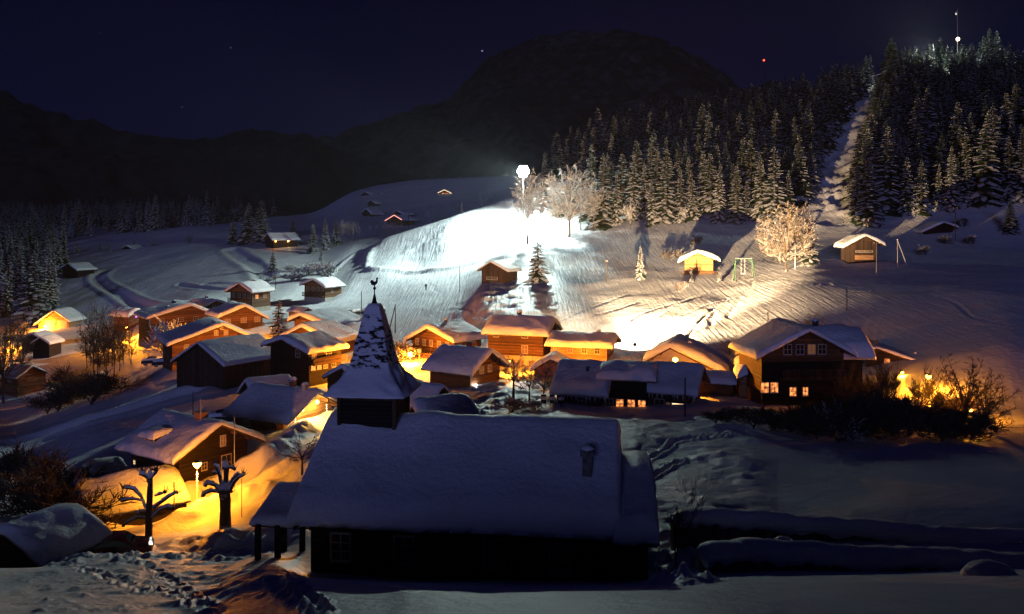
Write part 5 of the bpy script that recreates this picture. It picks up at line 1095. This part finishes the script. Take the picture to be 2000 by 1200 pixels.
# fence behind the street lamp on the village road
fn = thing('wooden_fence', 'low slatted fence beside the street lamp right of the steeple', 'fence', at(832, 146), R_(-12))
m = MB(); 
for k in range(26): m.box(-4.5+k*.36, -4.5+k*.36+.1, -.03, .03, -.3, 1.0)
m.obj('slats', 'chalet wood', fn); MB().box(-4.6, 4.7, -.05, -.031, .75, .87).box(-4.6, 4.7, -.05, -.031, .25, .37).obj('rail', 'chalet wood', fn)
sg = thing('road_sign', 'small bright sign box beside the street lamp right of the steeple', 'sign', at(819, 141)); MB().tube([(0, 0, -.5), (0, 0, 2.2)], .05, 6).obj('post', 'metal', sg); MB().box(-.3, .3, -.06, .06, 2.0, 2.5).obj('panel', 'white paint', sg)
for px0, px1, Y0, Y1, lb in ((535, 600, 142, 136, 'rail fence'),): pass
# terrace tables before the restaurant
for i, (px, Y) in enumerate(((1062,88),(1080,89),(1096,90))):
    T = thing('stacked_chairs', 'snow topped stack of dark terrace chairs left of the restaurant', 'chairs', at(px, Y), R_(i*25), 'stacked terrace chairs')
    m = MB()
    for k in range(4): m.box(-.25, .25, -.25, .25, .42+k*.1, .47+k*.1).box(-.25, .25, .2, .25, .45+k*.1, .95+k*.1)
    for x in (-.22, .22):
        for y in (-.22, .22): m.box(x-.02, x+.02, y-.02, y+.02, -.2, .42)
    m.obj('frame', 'dark metal', T); MB().ball((0, 0, .9), .33, .33, .2, 10, 6, jit=.08, seed=i).obj('snow_cap', 'fine snow', T, True)

# ------------------------------------------------------------------ vehicles
def car(label, X, Y, z, rz, paint='red paint', snowy=.0, group=None):
    T = thing('parked_car', label, 'car', (X, Y, z), rz, group)
    pr = [(-2.1,.35),(-2.1,.75),(-2.0,.92),(-1.55,1.0),(-1.0,1.42),(-.4,1.5),(.5,1.47),(1.1,1.0),(1.9,.86),(2.1,.65),(2.12,.35)]
    vs = []; fs = []; n = len(pr); ys = [(-.86,.93,0),(-.80,1,.0),(0,1.0,.03),(.80,1,.0),(.86,.93,0)]
    for y, k, dz in ys:
        for x, zz in pr: top = zz > 1.05; vs.append((x*(k if not top else k*.98), y*(.78 if top else 1), zz+dz if zz > .5 else zz))
    for j in range(len(ys)-1):
        for i in range(n-1): fs.append((j*n+i, j*n+i+1, (j+1)*n+i+1, (j+1)*n+i))
        fs.append((j*n+n-1, j*n, (j+1)*n, (j+1)*n+n-1))
    fs.append(tuple(range(n))[::-1]); fs.append(tuple(range((len(ys)-1)*n, len(ys)*n)))
    MB().add(vs, fs).obj('body', paint, T)
    g = MB()
    for s in (-1, 1): g.add([(-1.35, s*.80, 1.03), (.98, s*.80, 1.03), (.42, s*.70, 1.40), (-.95, s*.70, 1.37)], [(0, 1, 2, 3)])
    g.add([(1.13, -.68, 1.02), (1.13, .68, 1.02), (.56, .58, 1.45), (.56, -.58, 1.45)], [(0, 1, 2, 3)]).add([(-1.54, -.68, 1.03), (-1.54, .68, 1.03), (-1.04, .58, 1.42), (-1.04, -.58, 1.42)], [(0, 1, 2, 3)])
    g.obj('window', 'glass', T)
    for x in (-1.35, 1.35):
        for s in (-1, 1):
            w = MB().tube([(x, s*.72, .32), (x, s*.90, .32)], .32, 14).obj('wheel', 'tyre', T, True); MB().tube([(x, s*.90, .32), (x, s*.905, .32)], .18, 10).obj('rim', 'metal', w)
    for s in (-1, 1): MB().ball((2.06, s*.62, .68), .08, .16, .1, 8, 6).obj('headlight', 'white paint', T, True)
    if snowy: s = snow_slab(.85, .85, 3.6, .02, .02, snowy, int(X*7) % 50, n1=14, n2=16, cant=.05).obj('snow_cover', 'roof snow', T, True); s.location = (-1.9, 0, 1.02); s.rotation_euler = (0, 0, R_(-90))
    return T
X = (226-CX)/F0*53.5; car('dark red glossy car parked behind the bottom left garage', X, 53.5, ground(X, 53.5)-.1, R_(18))
for i, (px, Y) in enumerate(((655,192),(672,191.5),(690,191),(722,190.5),(738,190))):
    p = at(px, Y); car('parked car buried under snow in the row above the village', p.x, p.y, p.z, R_(70), 'dark metal', .6, 'snow buried parked cars')
for px, Y, lb in ((300,165,'snow topped car parked left of the black fronted barn'),(322,156,'car with snowy windscreen under the yellow lit chalet eave'),(440,101,'car half hidden under snow left of the lamp lit barn'),(724,150,'snow rounded car between the steeple and the long grey roof'),(710,158,'second snow rounded car farther up behind the steeple')):
    p = at(px, Y); car(lb, p.x, p.y, p.z, R_(15), 'dark metal', .45)
# ------------------------------------------------------------------ people far off on the snow
def person(label, px, Y, h=1.75, step=.25):
    p = at(px, Y); bm = bpy.data.meshes.new('person'); k = h/1.75
    v = [(0,0,.95),(0,0,1.15),(0,0,1.42),(0,0,1.52),(0,0,1.66),(.1,0,.9),(.12,-step,.5),(.12,-step*.9,.06),(.12,-step-.16,.03),(-.1,0,.9),(-.12,step,.5),(-.12,step*1.1,.06),(-.12,step-.06,.03),(.2,0,1.4),(.28,-.08,1.14),(.26,-.24,.98),(-.2,0,1.4),(-.28,.06,1.14),(-.26,-.06,.95)]
    e = [(0,1),(1,2),(2,3),(3,4),(0,5),(5,6),(6,7),(7,8),(0,9),(9,10),(10,11),(11,12),(2,13),(13,14),(14,15),(2,16),(16,17),(17,18)]
    r = [.15,.15,.16,.07,.11,.10,.07,.05,.045,.10,.07,.05,.045,.07,.055,.045,.07,.055,.045]
    bm.from_pydata([(x*k, y*k, z*k) for x, y, z in v], e, []); bm.materials.append(MAT['cloth'])
    o = link('person', bm); o.location = p; tag(o, label, 'person')
    sk = o.modifiers.new('skin', 'SKIN'); 
    for i, q in enumerate(bm.skin_vertices[0].data) if bm.skin_vertices else ():
        q.radius = (r[i]*k, r[i]*k); q.use_root = (i == 0)
    o.modifiers.new('sub', 'SUBSURF').render_levels = 1
    return o
person('person in dark clothes walking up the groomed piste right of the steeple', 832, 212)
person('person in dark clothes standing by the parked cars', 647, 193)
# ------------------------------------------------------------------ snow covered walls at the lower right
def snow_wall(label, pix, Ys, hd, hs, seed, thick=.8):
    pts = [Vector(((px-CX)/F0*Y, Y, (HY-py)/F0*Y)) for (px, py), Y in zip(pix, Ys)]      # crest of the snow
    sp = smooth_poly([tuple(p) for p in pts], 14)
    T = thing('stone_wall', label, 'wall', (0, 0, 0))
    sec = [(-.55,-.55),(-.62,-.32),(-.55,-.12),(-.3,.0),(0,.04),(.3,0),(.55,-.15),(.6,-.5)]
    vs = []; fs = []; n = len(sec); wv = []; wf = []
    for i, p in enumerate(sp):
        e = min(1, (i+.3)/6)
        for j, (y, z) in enumerate(sec):
            nn = float(fbm(p[0]*1.6+j*.1, y*2+seed, seed, 3)); nn2 = float(vnoise(p[0]*5, seed*1.0, 9)) if j == 0 else 0
            vs.append((p[0], p[1]+y*thick*1.25*(.5+.5*e)+nn*.10, p[2]+z*hs*1.5*(.4+.6*e)+nn*.12+nn2*.25))
        for y, z in ((-.36, -.35*hs), (-.36, -hd-hs), (.36, -hd-hs), (.36, -.35*hs)):
            wv.append((p[0], p[1]+y*thick+.06*float(vnoise(p[0]*4, z, 3)), p[2]+z))
    for i in range(len(sp)-1):
        for j in range(n-1): fs.append((i*n+j, i*n+j+1, (i+1)*n+j+1, (i+1)*n+j))
        fs.append((i*n+n-1, i*n, (i+1)*n, (i+1)*n+n-1))
        for j in range(4): wf.append((i*4+j, i*4+(j+1) % 4, (i+1)*4+(j+1) % 4, (i+1)*4+j))
    fs.append(tuple(range(n))); fs.append(tuple(range((len(sp)-1)*n, len(sp)*n)))
    wf.append((0, 1, 2, 3)); wf.append(tuple(range((len(sp)-1)*4, len(sp)*4)))
    w = MB().add(wv, wf).obj('masonry', 'stone', T); MB().add(vs, fs).obj('snow_cover', 'fine snow', w, True)
    return T
snow_wall('farther snow capped stone wall running to the right edge', [(1312,1004),(1350,995),(1450,997),(1560,1008),(1700,1018),(1850,1033),(2000,1037),(2120,1043)], [41.5,41.3,41,40.6,40.2,39.6,39,38.6], 1.1, .8, 3)
snow_wall('nearer snow capped stone wall running to the right edge', [(1362,1072),(1395,1060),(1500,1058),(1600,1062),(1700,1072),(1850,1074),(2000,1085),(2120,1092)], [36.2,36,35.6,35.2,34.8,34.2,33.6,33.2], 1.4, .8, 7)
for px, py, Y, r in ((1530,1060,36.3,.35),(1932,1125,30,.7)): tag(MB().ball(at(px, Y, py), r*1.3, r, r*.7, 14, 8, jit=.04).obj('snow_heap', 'fine snow', None, True), 'rounded snow heap on the nearer wall' if py < 1100 else 'rounded snow heap at the foot of the nearer wall near the right edge', 'snow heap')

# ------------------------------------------------------------------ the frosty air
hz = MB().box(-900, 900, -70, 1000, -75, 130).mesh('haze', [])
hm = bpy.data.materials.new('haze'); hm.use_nodes = True; nt = hm.node_tree; nt.nodes.clear()
pv = N(nt, 'ShaderNodeVolumePrincipled', {'Density': .000045, 'Anisotropy': .3}); pv.inputs['Color'].default_value = (.9, .93, 1, 1)
nt.links.new(pv.outputs[0], N(nt, 'ShaderNodeOutputMaterial').inputs['Volume']); hz.materials.append(hm)
tag(link('haze', hz), 'thin frosty night air over the whole valley', None, kind='stuff')

sm = MB(); c0 = at(1712, 112, 672)
sm.ball(c0+Vector((-.9, 0, 1.3)), 1.0, .9, 2.0, 16, 12, jit=.08, seed=3); me = sm.mesh('smoke', [], True); so_ = bpy.data.materials.new('smoke'); so_.use_nodes = True; nt = so_.node_tree; nt.nodes.clear()
tcs = N(nt, 'ShaderNodeNewGeometry'); ns_ = N(nt, 'ShaderNodeTexNoise', {'Vector': tcs.outputs['Position'], 'Scale': .9, 'Detail': 3.0}); mr_ = N(nt, 'ShaderNodeMapRange', {'Value': ns_.outputs[0], 'From Min': .42, 'From Max': .65, 'To Max': .35})
pv = N(nt, 'ShaderNodeVolumePrincipled', {'Density': mr_.outputs[0]}); nt.links.new(pv.outputs[0], N(nt, 'ShaderNodeOutputMaterial').inputs['Volume']); me.materials.append(so_)
tag(link('smoke', me), 'small puff of smoke drifting left above the low house with the glowing roof edge', 'smoke')

# members of the small groups are told apart by their order from the left
byg = {}
for o in list(bpy.data.objects):
    if o.parent is None and o.get('group') and o.get('label'): byg.setdefault((o['group'], o['label']), []).append(o)
ORD = ['leftmost', 'second', 'third', 'fourth', 'fifth', 'sixth', 'seventh', 'eighth', 'ninth', 'tenth', 'eleventh', 'twelfth', 'thirteenth', 'fourteenth', 'fifteenth']
for (g_, lb), os_ in byg.items():
    if 2 <= len(os_) <= 15:
        os_.sort(key=lambda o: o.location.x/max(o.location.y, 1))
        for k, o in enumerate(os_):
            w = 'rightmost' if k == len(os_)-1 else ORD[k]; o['label'] = lb+', '+(w if w.endswith('most') else w+' from left')
